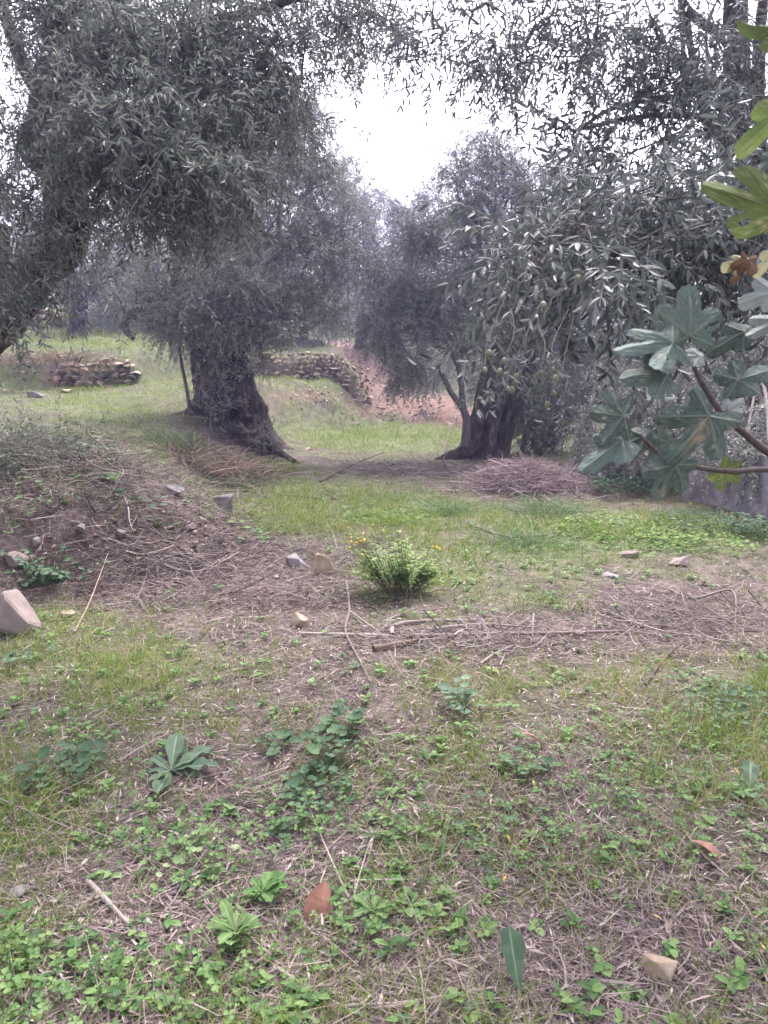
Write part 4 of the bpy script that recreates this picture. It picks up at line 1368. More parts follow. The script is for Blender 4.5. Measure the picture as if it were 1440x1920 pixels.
def fig():
    base = np.array([1.55, 1.5, float(height(1.55, 1.5)) - .05])
    root = thing('fig_tree', 'fig branches with large grey green lobed leaves reaching in at the right', 'tree', base)
    q = Q()
    limb(q, [base, np.array([1.35, 1.4, .5]), pt(1700, 980, 1.3), pt(1500, 885, 1.22), pt(1440, 848, 1.2), pt(1394, 812, FIGY + .02), pt(1348, 768, FIGY + .01), pt(1316, 718, FIGY), pt(1296, 678, FIGY)], [.03, .022, .014, .008, .0062, .0056, .005, .0044, .003], seg=10, n=80, rough=.06, seed=61)
    limb(q, [pt(1700, 980, 1.3), pt(1540, 900, 1.2), pt(1440, 881, 1.16), pt(1370, 884, 1.14), pt(1306, 876, 1.13), pt(1262, 868, 1.13), pt(1222, 838, 1.14), pt(1200, 815, 1.15)], [.010, .006, .0042, .004, .0038, .0036, .0034, .003], seg=9, n=60, rough=.06, seed=62)
    limb(q, [np.array([1.35, 1.4, .5]), np.array([1.2, 1.3, 1.2]), pt(1560, 520, 1.25), pt(1500, 440, 1.2), pt(1462, 400, 1.18)], [.02, .015, .009, .006, .004], seg=9, n=40, rough=.06, seed=63)
    limb(q, [np.array([1.2, 1.3, 1.2]), pt(1600, 300, 1.3), pt(1520, 120, 1.25), pt(1480, 60, 1.2)], [.012, .009, .006, .004], seg=9, n=40, rough=.06, seed=64)
    q.build('branch', [M_FIGBARK], root, smooth=True)
    FL = lambda *a, **k: fig_leaf(root, *a, **k)
    FL((1293, 630), (1298, 540), 84, M_FIG, seed=1, tilt=.15, holes=3, petiole=(1296, 676), curl=.1)
    FL((1261, 643), (1160, 648), 88, M_FIG, seed=2, tilt=.9, holes=1, Y=1.15, petiole=(1297, 690), dy=-.03)
    FL((1250, 701), (1168, 700), 74, M_FIG, seed=3, tilt=.7, lobes=3, Y=1.13, petiole=(1318, 735, .05), holes=1)
    FL((1169, 780), (1104, 772), 76, M_FIG, seed=4, tilt=.35, Y=1.11, petiole=(1215, 800, .04), holes=2, curl=.12)
    FL((1167, 826), (1094, 872), 62, M_FIG, seed=5, tilt=.9, lobes=3, Y=1.10, petiole=(1218, 842, .03), dy=-.02)
    FL((1330, 780), (1262, 862), 92, M_FIG, seed=6, tilt=.35, Y=1.10, petiole=(1362, 792, .07), holes=3, dead=.9, label='lobed leaf with a dry chewed brown strip', curl=.12)
    FL((1267, 871), (1226, 942), 66, M_FIG, seed=7, tilt=.25, Y=1.12, petiole=(1285, 873, .01), holes=2, dead=.6)
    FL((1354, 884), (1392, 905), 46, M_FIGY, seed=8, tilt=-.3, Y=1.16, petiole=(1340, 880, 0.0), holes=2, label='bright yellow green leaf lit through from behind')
    FL((1383, 712), (1338, 700), 60, M_FIG, seed=9, tilt=.5, Y=1.2, lobes=3, petiole=(1360, 775, .0))
    FL((1384, 713), (1452, 686), 56, M_FIG, seed=10, tilt=.5, Y=1.21, lobes=3)
    FL((1397, 622), (1332, 652), 44, M_FIG, seed=11, tilt=.8, Y=1.22, lobes=3, petiole=(1316, 716, -.02))
    FL((1452, 548), (1384, 566), 50, M_FIGP, seed=12, tilt=.5, Y=1.14, lobes=3, label='pale leaf entering from the right edge')
    FL((1458, 600), (1400, 632), 48, M_FIGP, seed=13, tilt=.7, Y=1.2, lobes=5)
    FL((1366, 768), (1398, 744), 28, M_FIGP, seed=14, tilt=.6, Y=1.18, lobes=3, petiole=(1352, 772, 0))
    FL((1248, 706), (1232, 732), 26, M_FIG, seed=15, tilt=.1, Y=1.20, lobes=3)
    FL((1312, 668), (1270, 664), 34, M_FIGP, seed=16, tilt=.9, Y=1.19, lobes=3)
    FL((1402, 486), (1388, 526), 30, M_FIGD, seed=17, tilt=.2, Y=1.16, curl=.7, label='shrivelled dead brown leaf', lobes=5)
    FL((1400, 490), (1352, 500), 22, M_FIGC, seed=18, tilt=.4, Y=1.17, curl=.4, lobes=3, label='faded cream leaf')
    FL((1450, 480), (1420, 512), 30, M_FIGC, seed=19, tilt=.4, Y=1.17, curl=.4, lobes=3, label='faded cream leaf at the right edge')
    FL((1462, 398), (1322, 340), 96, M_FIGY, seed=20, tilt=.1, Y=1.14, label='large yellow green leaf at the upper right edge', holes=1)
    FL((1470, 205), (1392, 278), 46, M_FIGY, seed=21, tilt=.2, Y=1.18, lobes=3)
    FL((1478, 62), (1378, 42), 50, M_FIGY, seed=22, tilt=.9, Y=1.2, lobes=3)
    FL((1452, 300), (1422, 318), 30, M_FIG, seed=23, tilt=.2, Y=1.24, lobes=3)
    FL((1230, 820), (1232, 872), 44, M_FIG, seed=24, tilt=.15, Y=1.2, lobes=3)
    FL((1210, 818), (1150, 838), 34, M_FIG, seed=25, tilt=.6, Y=1.19, lobes=3)


fig()

# ================================================================== GROUND COVER (uncountable)
def ground_points(n, y0, y1, seed, power=1.25, spread=.62):
    r = np.random.default_rng(seed)
    a = 1 - power
    u = r.random(n)
    y = (y0 ** a + u * (y1 ** a - y0 ** a)) ** (1 / a)
    x = (r.random(n) * 2 - 1) * (spread * y + .7)
    return np.stack([x, y, height(x, y)], -1), r


def strips(q, P0, d, up, L, W, K, bend, mat, rnd):
    """many bent blades: base P0, direction d, bending towards bend vectors"""
    n = len(P0)
    t = np.linspace(0, 1, K)
    side = norm(np.cross(d, up))
    C = P0[:, None] + d[:, None] * (L[:, None] * t)[..., None] + bend[:, None] * (L[:, None] * t ** 2)[..., None]
    w = (1 - t ** 2.2 * .93)[None, :] * W[:, None] / 2
    V = np.stack([C - side[:, None] * w[..., None], C + side[:, None] * w[..., None]], 2)     # n,K,2,3
    k = np.arange(K - 1)
    F = np.stack([2 * k, 2 * k + 1, 2 * k + 3, 2 * k + 2], -1)
    F = (F[None] + (np.arange(n) * K * 2)[:, None, None]).reshape(-1, 4)
    q.add(V, F, mat, np.repeat(rnd, K - 1))


def litter():
    q = Q()
    # straws and twigs
    P, r = ground_points(190000, 1.0, 20, 201, 1.4)
    px, py = proj(P)
    bare = blobs(px, py, BARE) + .45 - .35 * blobs(px, py, LUSH)
    keep = r.random(len(P)) < np.clip(bare, .15, 1)
    P = P[keep]
    n = len(P)
    a = r.uniform(0, 2 * np.pi, n)
    d = norm(np.stack([np.cos(a) * 1.2, np.sin(a), r.normal(.04, .16, n)], -1))
    L = np.exp(r.normal(np.log(.075), .55, n)).clip(.02, .4)
    sc = 1 + .10 * P[:, 1]
    W = np.exp(r.normal(np.log(.0016), .45, n)) * sc
    P[:, 2] += r.random(n) * .016 + .002
    bend = np.stack([r.normal(0, .22, n), r.normal(0, .22, n), r.normal(-.03, .10, n)], -1)
    up = norm(np.array([0, 0, 1.0]) + r.normal(0, .5, (n, 3)))
    strips(q, P, d, up, L, W, 4, bend, 0, np.clip(r.beta(1.8, 1.7, n), 0, 1))
    # debris on the bank
    r = np.random.default_rng(209)
    n = 75000
    P = np.stack([r.uniform(-4.6, .2, n), r.uniform(4.6, 9.8, n), np.zeros(n)], -1)
    px, py = proj(P)
    P = P[r.random(n) < np.clip(blobs(px, py, BARE) * 1.0 + .22, 0, 1)]
    n = len(P)
    P[:, 2] = height(P[:, 0], P[:, 1]) + r.random(n) * .02
    a = r.uniform(0, 2 * np.pi, n)
    d = norm(np.stack([np.cos(a), np.sin(a), r.normal(.05, .3, n)], -1))
    L = np.exp(r.normal(np.log(.12), .5, n)).clip(.03, .45)
    W = np.exp(r.normal(np.log(.0034), .5, n))
    bend = np.stack([r.normal(0, .3, n), r.normal(0, .3, n), r.normal(-.1, .15, n)], -1)
    strips(q, P, d, norm(np.array([0, 0, 1.0]) + r.normal(0, .6, (n, 3))), L, W, 4, bend, 0, np.clip(r.beta(1.1, 2.9, n), 0, 1))
    # dead olive leaves
    P, r = ground_points(30000, 1.0, 16, 203, 1.35)
    n = len(P)
    a = r.uniform(0, 2 * np.pi, n)
    v, f = leaf_quads(.046, .0085, 1, .12, .25)
    P[:, 2] += r.random(n) * .015 + .003
    scatter(q, [(v, f, np.zeros(len(f), int), np.full(len(f), .6))], P, norm(np.stack([np.cos(a), np.sin(a), r.normal(0, .22, n)], -1)), norm(np.array([0, 0, 1.0]) + r.normal(0, .5, (n, 3))), .6 + .6 * r.random(n), 5, jitter=.28)
    o = q.build('dry_litter', [M_LITTER])
    tag(o, 'grey brown litter of dry straws, twigs and fallen olive leaves on the grove floor', 'litter', kind='stuff')


litter()


def grass():
    q = Q()
    for (n, y0, y1, sd, pw) in ((270000, 1.0, 10, 211, 1.2), (170000, 7, 34, 212, 1.1)):
        P, r = ground_points(n, y0, y1, sd, pw)
        g = greenness(P)
        clump = np.clip(.48 + 1.1 * fbm(P[:, 0] * 7, P[:, 1] * 7, seed=61, octs=2) + .8 * fbm(P[:, 0] * 1.7, P[:, 1] * 1.7, seed=62, octs=3), 0, 1.3)
        keep = r.random(len(P)) < ((.38 if y0 < 5 else .10) + g) * (.06 + clump) * (.75 if y0 < 5 else 1.0)
        P = P[keep]
        g = g[keep]
        n = len(P)
        sc = 1 + .11 * np.clip(P[:, 1] - 2, 0, 20)
        d = norm(np.stack([r.normal(0, .33, n), r.normal(0, .33, n), np.ones(n)], -1))
        L = np.exp(r.normal(np.log(.062), .45, n)) * (.65 + .7 * g) * (1 + .7 * np.clip(blobs(*proj(P), LUSH), 0, 1)) * (1 - .28 * ss(5, 9, P[:, 1]) * (1 - ss(22, 30, P[:, 1]))) * (1 + 1.1 * ss(13, 19, P[:, 1]))
        W = (.0016 + .0018 * r.random(n)) * sc
        up = norm(np.stack([r.normal(0, 1, n), r.normal(0, 1, n), np.zeros(n)], -1) + 1e-4)
        bend = np.stack([r.normal(0, .35, n), r.normal(0, .35, n), -np.abs(r.normal(0, .25, n))], -1)
        P[:, 2] -= .006
        hue = np.clip(.42 + .3 * fbm(P[:, 0] * .8, P[:, 1] * .8, seed=71, octs=2) + r.normal(0, .2, n) + .12 * ss(9, 14, P[:, 1]), 0, .97)
        hue = np.where(r.random(n) < .10 + .22 * np.clip(.3 + fbm(P[:, 0] * 1.9, P[:, 1] * 1.9, seed=73, octs=2), 0, 1), 1.0, hue)
        strips(q, P, d, up, L, W, 4, bend, 0, hue)
    o = q.build('meadow_grass', [M_GRASS])
    tag(o, 'short green grass sprouting through the litter and on the terraces', 'grass', kind='stuff')


grass()


def clover_template(r, leaves=3, lr=.010, h=.05, heart=True):
    q = Q()
    lean = r.normal(0, .25, 2)
    top = np.array([lean[0] * h, lean[1] * h, h])
    tubes(q, np.array([[0, 0, -.01], top * .5 + [0, 0, .005], top]), .0009, seg=3, mat=1, rnd=.4)
    a0 = r.random() * 6
    for k in range(leaves):
        a = a0 + k * 2 * np.pi / leaves + r.normal(0, .15)
        d = np.array([np.cos(a), np.sin(a), r.normal(-.1, .2)])
        L = lr * (1.5 + .5 * r.random())
        w = lr * (1.5 + .4 * r.random())
        v = np.array([[0, 0, 0], [w * .42, L * .45, .0015], [w * .5, L * .85, .001], [w * .2, L * 1.02, 0], [0, L * .93 if heart else L * 1.1, 0], [-w * .2, L * 1.02, 0], [-w * .5, L * .85, .001], [-w * .42, L * .45, .0015]])
        f = np.array([[0, 1, 2, 3], [0, 3, 4, 5], [0, 5, 6, 7]])
        M = rot_to(norm(d)[None], norm(np.array([r.normal(0, .25), r.normal(0, .25), 1]))[None])[0]
        q.add(top + v @ M.T, f, 0, r.random())
    return np.concatenate(q.v), np.concatenate(q.f), np.concatenate(q.m), np.concatenate(q.r)


def clover():
    q = Q()
    r0 = np.random.default_rng(5)
    tem = [clover_template(r0, 3, .0062 + .0035 * r0.random(), .02 + .05 * r0.random()) for _ in range(10)]
    P, r = ground_points(70000, 1.0, 11, 221, 1.35)
    px, py = proj(P)
    c = .02 + blobs(px, py, CLOV) + .35 * fbm(P[:, 0] * 3, P[:, 1] * 3, seed=81, octs=3) - .6 * blobs(px, py, BARE)
    P = P[r.random(len(P)) < np.clip(c, 0, 1) * .52]
    n = len(P)
    a = r.uniform(0, 6.28, n)
    scatter(q, tem, P, np.stack([np.cos(a), np.sin(a), 0 * a], -1), norm(np.array([0, 0, 1.0]) + r.normal(0, .15, (n, 3))), (.45 + .65 * r.random(n) ** 1.5) * (1 + .05 * P[:, 1]), 7)
    o = q.build('clover_cover', [M_CLOVER, M_STEMG])
    tag(o, 'low clover with small three part leaves carpeting the near ground', 'clover', kind='stuff')
    # small herbs with oval leaves
    q = Q()
    def herb(k):
        qq = Q()
        nl = r0.integers(4, 8)
        for i in range(nl):
            a = i * 2.4 + r0.normal(0, .3)
            L = .014 + .018 * r0.random()
            v, f = leaf_quads(L, L * (.45 + .25 * r0.random()), 2, .25, .12)
            M = rot_to(norm(np.array([np.cos(a), np.sin(a), .35 + .4 * r0.random()]))[None], np.array([[0, 0, 1.0]]))[0]
            qq.add(np.array([0, 0, .004 + .003 * i]) + v @ M.T, f, 0, r0.random())
        return np.concatenate(qq.v), np.concatenate(qq.f), np.concatenate(qq.m), np.concatenate(qq.r)
    tem = [herb(k) for k in range(8)]
    P, r = ground_points(13000, 1.0, 12, 231, 1.3)
    g = greenness(P)
    P = P[r.random(len(P)) < np.clip(g * .7 + .06, 0, 1) * (.35 + .9 * np.clip(fbm(P[:, 0] * 2.3, P[:, 1] * 2.3, seed=83, octs=2), 0, 1))]
    n = len(P)
    a = r.uniform(0, 6.28, n)
    scatter(q, tem, P, np.stack([np.cos(a), np.sin(a), 0 * a], -1), norm(np.array([0, 0, 1.0]) + r.normal(0, .15, (n, 3))), (.6 + .8 * r.random(n)) * (1 + .05 * P[:, 1]), 8)
    o = q.build('small_herbs', [M_HERB])
    tag(o, 'small oval leaved herbs among the clover and grass', 'herbs', kind='stuff')


clover()


# ================================================================== SINGLE PLANTS
def rosette(px, py, label, n, Lpx, wr, mat, seed, rise=.4, bend=.5, name='weed_plant', group=None, cat='weed', flat=0.6, upright=False, one=None):
    p = gpx(px, py)
    m = scale_at(p)
    r = np.random.default_rng(seed)
    root = thing(name, label, cat, p, group)
    q = Q()
    for i in range(n):
        a = i * 2.399 + r.normal(0, .25) if one is None else one
        L = Lpx * m * (.45 + .7 * r.random())
        ts = np.linspace(0, 1, 9)
        prof = np.interp(ts, [0, .15, .45, .7, .9, 1], [.12, .22, .8, 1.0, .6, .03]) * L * wr / 2
        el = rise * (.6 + .8 * r.random())
        v, f = [], []
        for t, w in zip(ts, prof):
            zz = el * L * t - bend * L * t * t * (.6 + .6 * r.random() * 0)
            wv = .30 * w * math.sin(t * 15 + i * 1.7) + .12 * w * math.sin(t * 31 + i)
            w = w * (1 + .10 * math.sin(t * 23 + i * 2.1))
            rb = .07 * w + .0006
            v += [[-w, t * L * .95, zz + w * .28 + wv], [-rb, t * L * .95, zz + .0004], [0, t * L * .95, zz - .0008], [rb, t * L * .95, zz + .0004], [w, t * L * .95, zz + w * .28 - wv]]
        lr_ = []
        base_r = r.random() * .6
        for k in range(8):
            for cc in range(4):
                f.append([5 * k + cc, 5 * k + cc + 1, 5 * k + cc + 6, 5 * k + cc + 5])
                lr_.append(.93 if cc in (1, 2) else base_r + .25 * r.random())
        c, s = math.cos(a), math.sin(a)
        V = np.array(v) @ np.array([[c, s, 0], [-s, c, 0], [0, 0, 1]])
        q.add(V + np.array([0, 0, .004 + .002 * i]), f, 0, lr_)
    q.build('leaves', [mat], root, smooth=True, origin=(0, 0, 0))
    return root


rosette(322, 1455, 'grey green rosette of long soft leaves on bare litter left of the round leaved weeds', 11, 100, .36, M_GREYLEAF, 1, rise=.28, bend=.3)
rosette(318, 1405, 'smaller green rosette just behind the long leaved grey green rosette', 9, 48, .45, M_HERB, 2, rise=.5)
rosette(442, 1775, 'bright pale green lettuce-like weed near the bottom of the picture', 20, 58, .44, M_LIME, 3, rise=.9, bend=.5)
rosette(492, 1690, 'glossy green weed with crinkled leaves just behind the lettuce-like weed', 16, 50, .52, M_HERB, 4, rise=.75, bend=.5)
rosette(700, 1730, 'soft pale weed right of the fallen brown leaf', 16, 44, .42, M_LIME, 5, rise=.7)
rosette(770, 1712, 'small pale weed beside the twig ends below the middle', 8, 44, .45, M_LIME, 6, rise=.6)
rosette(975, 1880, 'single broad dock leaf standing upright at the bottom edge', 1, 92, .62, M_GREYLEAF, 7, rise=1.0, bend=.25, one=.15)
rosette(1405, 1492, 'grey green broad leaf weed at the right edge', 4, 62, .5, M_GREYLEAF, 8, rise=.9)
rosette(1040, 1572, 'weed with one pale rounded leaf in the clover right of the middle', 4, 36, .8, M_GREYLEAF, 9, rise=.6)
rosette(1155, 1860, 'low oval leaved weed left of the angular tan stone', 7, 36, .55, M_HERB, 10)
rosette(905, 1895, 'low flat greyish rosette at the bottom edge left of the dock leaf', 7, 50, .5, M_GREYLEAF, 11, rise=.25)
rosette(430, 800, 'dark leafy weed among the roots of the ancient trunk', 9, 24, .35, M_MALLOW, 12, rise=.9)
rosette(392, 895, 'green weed under the bank in front of the ancient trunk', 9, 22, .4, M_MALLOW, 13, rise=.9)
rosette(215, 905, 'yellow green seedling on the edge of the pruning heap', 7, 26, .5, M_LIME, 14, rise=.9)
rosette(60, 1790, 'dark leafed weed in the clover at the lower left', 9, 46, .35, M_GREYLEAF, 15, rise=.4)


def round_weed(px, py, label, n, spread, lr, mat, seed, h=.05, group=None, name='mallow_plant'):
    p = gpx(px, py)
    m = scale_at(p)
    r = np.random.default_rng(seed)
    root = thing(name, label, 'weed', p, group)
    q = Q()
    n = int(n * 1.7)
    for i in range(n):
        a = r.uniform(0, 6.28)
        d = spread * m * math.sqrt(r.random())
        wx, wy = p[0] + math.cos(a) * d, p[1] + math.sin(a) * d * 1.2
        hz = float(height(wx, wy)) - p[2] + h * (.4 + .9 * r.random())
        c = np.array([wx - p[0], wy - p[1], hz])
        R0 = lr * .52 * m * (.6 + .7 * r.random())
        th = np.linspace(.25, 2 * np.pi - .25, 19)
        rim = R0 * (1 + .06 * np.sin(th * 7))
        N = norm(np.array([r.normal(0, .3), r.normal(-.15, .3), 1.0]))
        Mx = rot_to(np.array([[math.cos(a), math.sin(a), .1]]), N[None])[0]
        ring1 = np.stack([np.sin(th) * rim * .5, -np.cos(th) * rim * .5, np.full(19, -.06 * R0)], -1)
        ring2 = np.stack([np.sin(th) * rim, -np.cos(th) * rim, .10 * R0 + .05 * R0 * np.sin(th * 7)], -1)
        V = np.vstack([[[0, 0, -.12 * R0]], ring1, ring2]) @ Mx.T + c
        f = [[0, 1 + k, 2 + k, 0] for k in range(0)]
        f = [[1 + k, 20 + k, 21 + k, 2 + k] for k in range(18)]
        f2 = [[0, 1 + k, 2 + k, 3 + k] for k in range(0, 17, 2)]
        q.add(V, f + f2, 0, r.random())
        P = np.stack([np.array([c[0] * .7, c[1] * .7, 0 * 1.0]), c * np.array([.9, .9, .6]), c - np.array([0, 0, .12 * R0])])
        tubes(q, P, .0011, seg=3, mat=1)
    q.build('leaves', [mat, M_STEMG], root, origin=(0, 0, 0))


GM = 'round leaved mallow weeds'
round_weed(590, 1500, 'dense dark clump of small round leaves in the middle of the near ground', 46, 66, 15, M_MALLOW, 21, group=GM)
round_weed(610, 1425, 'larger round glossy leaves just behind the dense dark clump', 20, 55, 21, M_MALLOW, 22, h=.08, group=GM)
round_weed(640, 1372, 'upright group of dark round leaves, farthest of the mallow patch', 12, 36, 22, M_MALLOW, 23, h=.08, group=GM)
round_weed(540, 1575, 'low dark round leaved clump nearest the camera in the mallow patch', 18, 36, 15, M_MALLOW, 24, group=GM)
round_weed(515, 1410, 'sparse round leaves left of the mallow patch', 9, 40, 20, M_MALLOW, 25, group=GM)
round_weed(120, 1460, 'spread of round grey green leaves at the left with drooping grass in front', 24, 75, 21, M_MALLOW, 26, h=.07, group=GM)
round_weed(868, 1330, 'grey green cluster of lobed round leaves standing alone in the litter right of the middle', 12, 42, 20, M_GREYLEAF, 27, h=.10, group=GM)
round_weed(990, 1450, 'small cluster of round leaves among grass right of the middle', 10, 40, 16, M_MALLOW, 28, group=GM)
round_weed(350, 1630, 'pale round leaved weeds in the clover left of the middle', 22, 90, 13, M_LIME, 29, group=GM)
round_weed(960, 1575, 'scattered small round leaves in the litter below the middle', 16, 110, 12, M_MALLOW, 30, group=GM)
round_weed(60, 1245, 'few pale round leaves below the large boulder', 6, 45, 18, M_GREYLEAF, 31, group=GM)
round_weed(1350, 1345, 'dark bushy round leaved weeds at the right edge in tall grass', 34, 80, 13, M_MALLOW, 32, h=.10, group=GM)
round_weed(1170, 925, 'low dark nettle-like growth at the foot of the olive skirt', 180, 70, 7, M_NETTLE, 33, h=.16, group=GM)
round_weed(1310, 985, 'dark low growth along the foot of the cistern wall', 210, 90, 7, M_NETTLE, 34, h=.07, group=GM)
round_weed(1420, 1010, 'dark low growth at the right edge in front of the cistern', 150, 60, 8, M_NETTLE, 35, h=.14, group=GM)


round_weed(1170, 1000, 'bright yellow green patch of low weeds spreading between the brushwood and the reddish block', 330, 140, 7, M_LIMEY, 36, h=.05, group='low weeds on the right grass', name='weed_patch')
round_weed(1300, 1020, 'bright weeds thinning out toward the cistern', 160, 100, 7, M_LIMEY, 37, h=.05, group='low weeds on the right grass', name='weed_patch')
round_weed(720, 975, 'fresh green weeds in the grass behind the flowering bush', 140, 80, 7, M_LIMEY, 38, h=.05, group='low weeds on the right grass', name='weed_patch')


def tuft(px, py, label, n, hpx, spread_px, mat, seed, group, w=.004, arch=.7, name='sedge_tuft', rndr=(0, .7), off=(0, 0, 0), flat=False, strip=False):
    p = gpx(px, py)
    m = scale_at(p)
    r = np.random.default_rng(seed)
    p = p + np.array(off)
    q = Q()
    P = np.stack([r.normal(0, spread_px * .35 * m, n), r.normal(0, spread_px * .35 * m, n), np.zeros(n)], -1)
    P[:, 2] = height(P[:, 0] + p[0], P[:, 1] + p[1]) - p[2] - .01
    if flat:
        P[:, 1] *= .25
        P[:, 2] = r.normal(0, .05, n)
    d = norm(P * np.array([1, 1, 0]) / (spread_px * m) + np.stack([r.normal(0, .35, n), r.normal(0, .35, n), np.ones(n)], -1))
    L = hpx * m * (.6 + .7 * r.random(n))
    bend = np.stack([d[:, 0] * arch + r.normal(0, .2, n), d[:, 1] * arch + r.normal(0, .2, n), -.35 - .3 * r.random(n)], -1)
    strips(q, P, d, norm(np.stack([r.normal(0, 1, n), r.normal(0, 1, n), 0 * d[:, 0]], -1)), L, w * (.7 + .6 * r.random(n)), 6, bend, 0, r.uniform(*rndr, n))
    o = q.build(name, [mat], origin=(0, 0, 0))
    o.location = p
    if strip:
        tag(o, label, 'grass', kind='stuff')
    else:
        tag(o, label, 'grass tuft', group)


GT = 'arching grass tufts'
M_SEDGE = leaf_mat('bluish sedge', [(0, (.075, .125, .055)), (.6, (.16, .23, .11)), (1, (.28, .33, .19))], transl=.25)
tuft(842, 965, 'bluish sedge tuft in front of the leaning olive', 260, 62, 70, M_SEDGE, 1, GT, w=.006)
tuft(1025, 965, 'bluish sedge tuft at the front of the brushwood heap', 280, 66, 80, M_SEDGE, 2, GT, w=.006)
tuft(980, 1025, 'spreading sedge tuft right of the flowering bush', 280, 64, 100, M_SEDGE, 3, GT, w=.006)
tuft(510, 1000, 'tall thin tuft at the foot of the bank slope', 90, 52, 40, M_GRASS, 4, GT)
tuft(40, 1545, 'drooping pale grass tuft at the left edge below the round leaves', 110, 100, 100, M_GRASS, 5, GT, w=.0035, rndr=(.3, 1))
tuft(860, 1395, 'coarse grass tuft below the lone lobed leaf cluster', 45, 62, 60, M_GRASS, 6, GT, rndr=(0, .4))
tuft(360, 870, 'tawny dry grass tuft hanging on the bank below the ancient trunk', 420, 50, 90, M_STRAW, 7, GT, w=.010, arch=1.4)
tuft(440, 880, 'tawny dry grass tuft between the roots of the ancient trunk', 380, 48, 90, M_STRAW, 8, GT, w=.010, arch=1.3)
tuft(505, 878, 'green and straw coloured tuft under the right root of the ancient trunk', 300, 36, 80, M_GRASS, 14, GT, w=.008, rndr=(0, 1))
tuft(335, 835, 'dark green tuft at the left foot of the ancient trunk', 300, 40, 70, M_SEDGE, 15, GT, w=.008)
tuft(415, 905, 'low green tuft at the bottom of the bank under the ancient trunk', 260, 32, 90, M_SEDGE, 16, GT, w=.008)
tuft(110, 700, 'mass of dry grass hanging over the broken left wall', 420, 40, 120, M_STRAW, 9, GT, w=.009, arch=1.5, off=(0, -.45, .25), flat=True)
tuft(50, 705, 'dry grass at the outer left end of the broken wall', 300, 36, 100, M_STRAW, 10, GT, w=.009, arch=1.5, off=(0, -.45, .2), flat=True)
tuft(870, 800, 'dry wispy tuft at the mouth of the dirt track', 70, 22, 40, M_STRAW, 11, GT, w=.008)
tuft(722, 780, 'reddish dry tuft on the eroded bank', 70, 22, 30, M_STRAW, 12, GT, w=.008)
tuft(820, 1660, 'long dark grass blades lying across the clover at lower right of the middle', 14, 120, 30, M_CLOVER, 13, GT, w=.005, arch=2.0)


tuft(180, 728, 'grass growing up against the foot of the broken left wall', 260, 16, 120, M_GRASS, 19, None, w=.012, off=(0, -.25, 0), rndr=(.2, 1), strip=True, name='wall_grass')
tuft(600, 722, 'grass growing up against the foot of the ochre wall', 320, 16, 140, M_GRASS, 20, None, w=.014, off=(0, -.3, 0), rndr=(.2, 1), strip=True, name='wall_grass')
tuft(655, 700, 'dry grass spilling over the crumbling end of the ochre wall', 200, 22, 60, M_STRAW, 21, None, w=.012, arch=1.3, strip=True, name='wall_grass')
tuft(610, 750, 'dry grass on the eroded bank below the ochre wall', 220, 20, 120, M_STRAW, 22, None, w=.010, arch=1.0, strip=True, name='bank_grass')


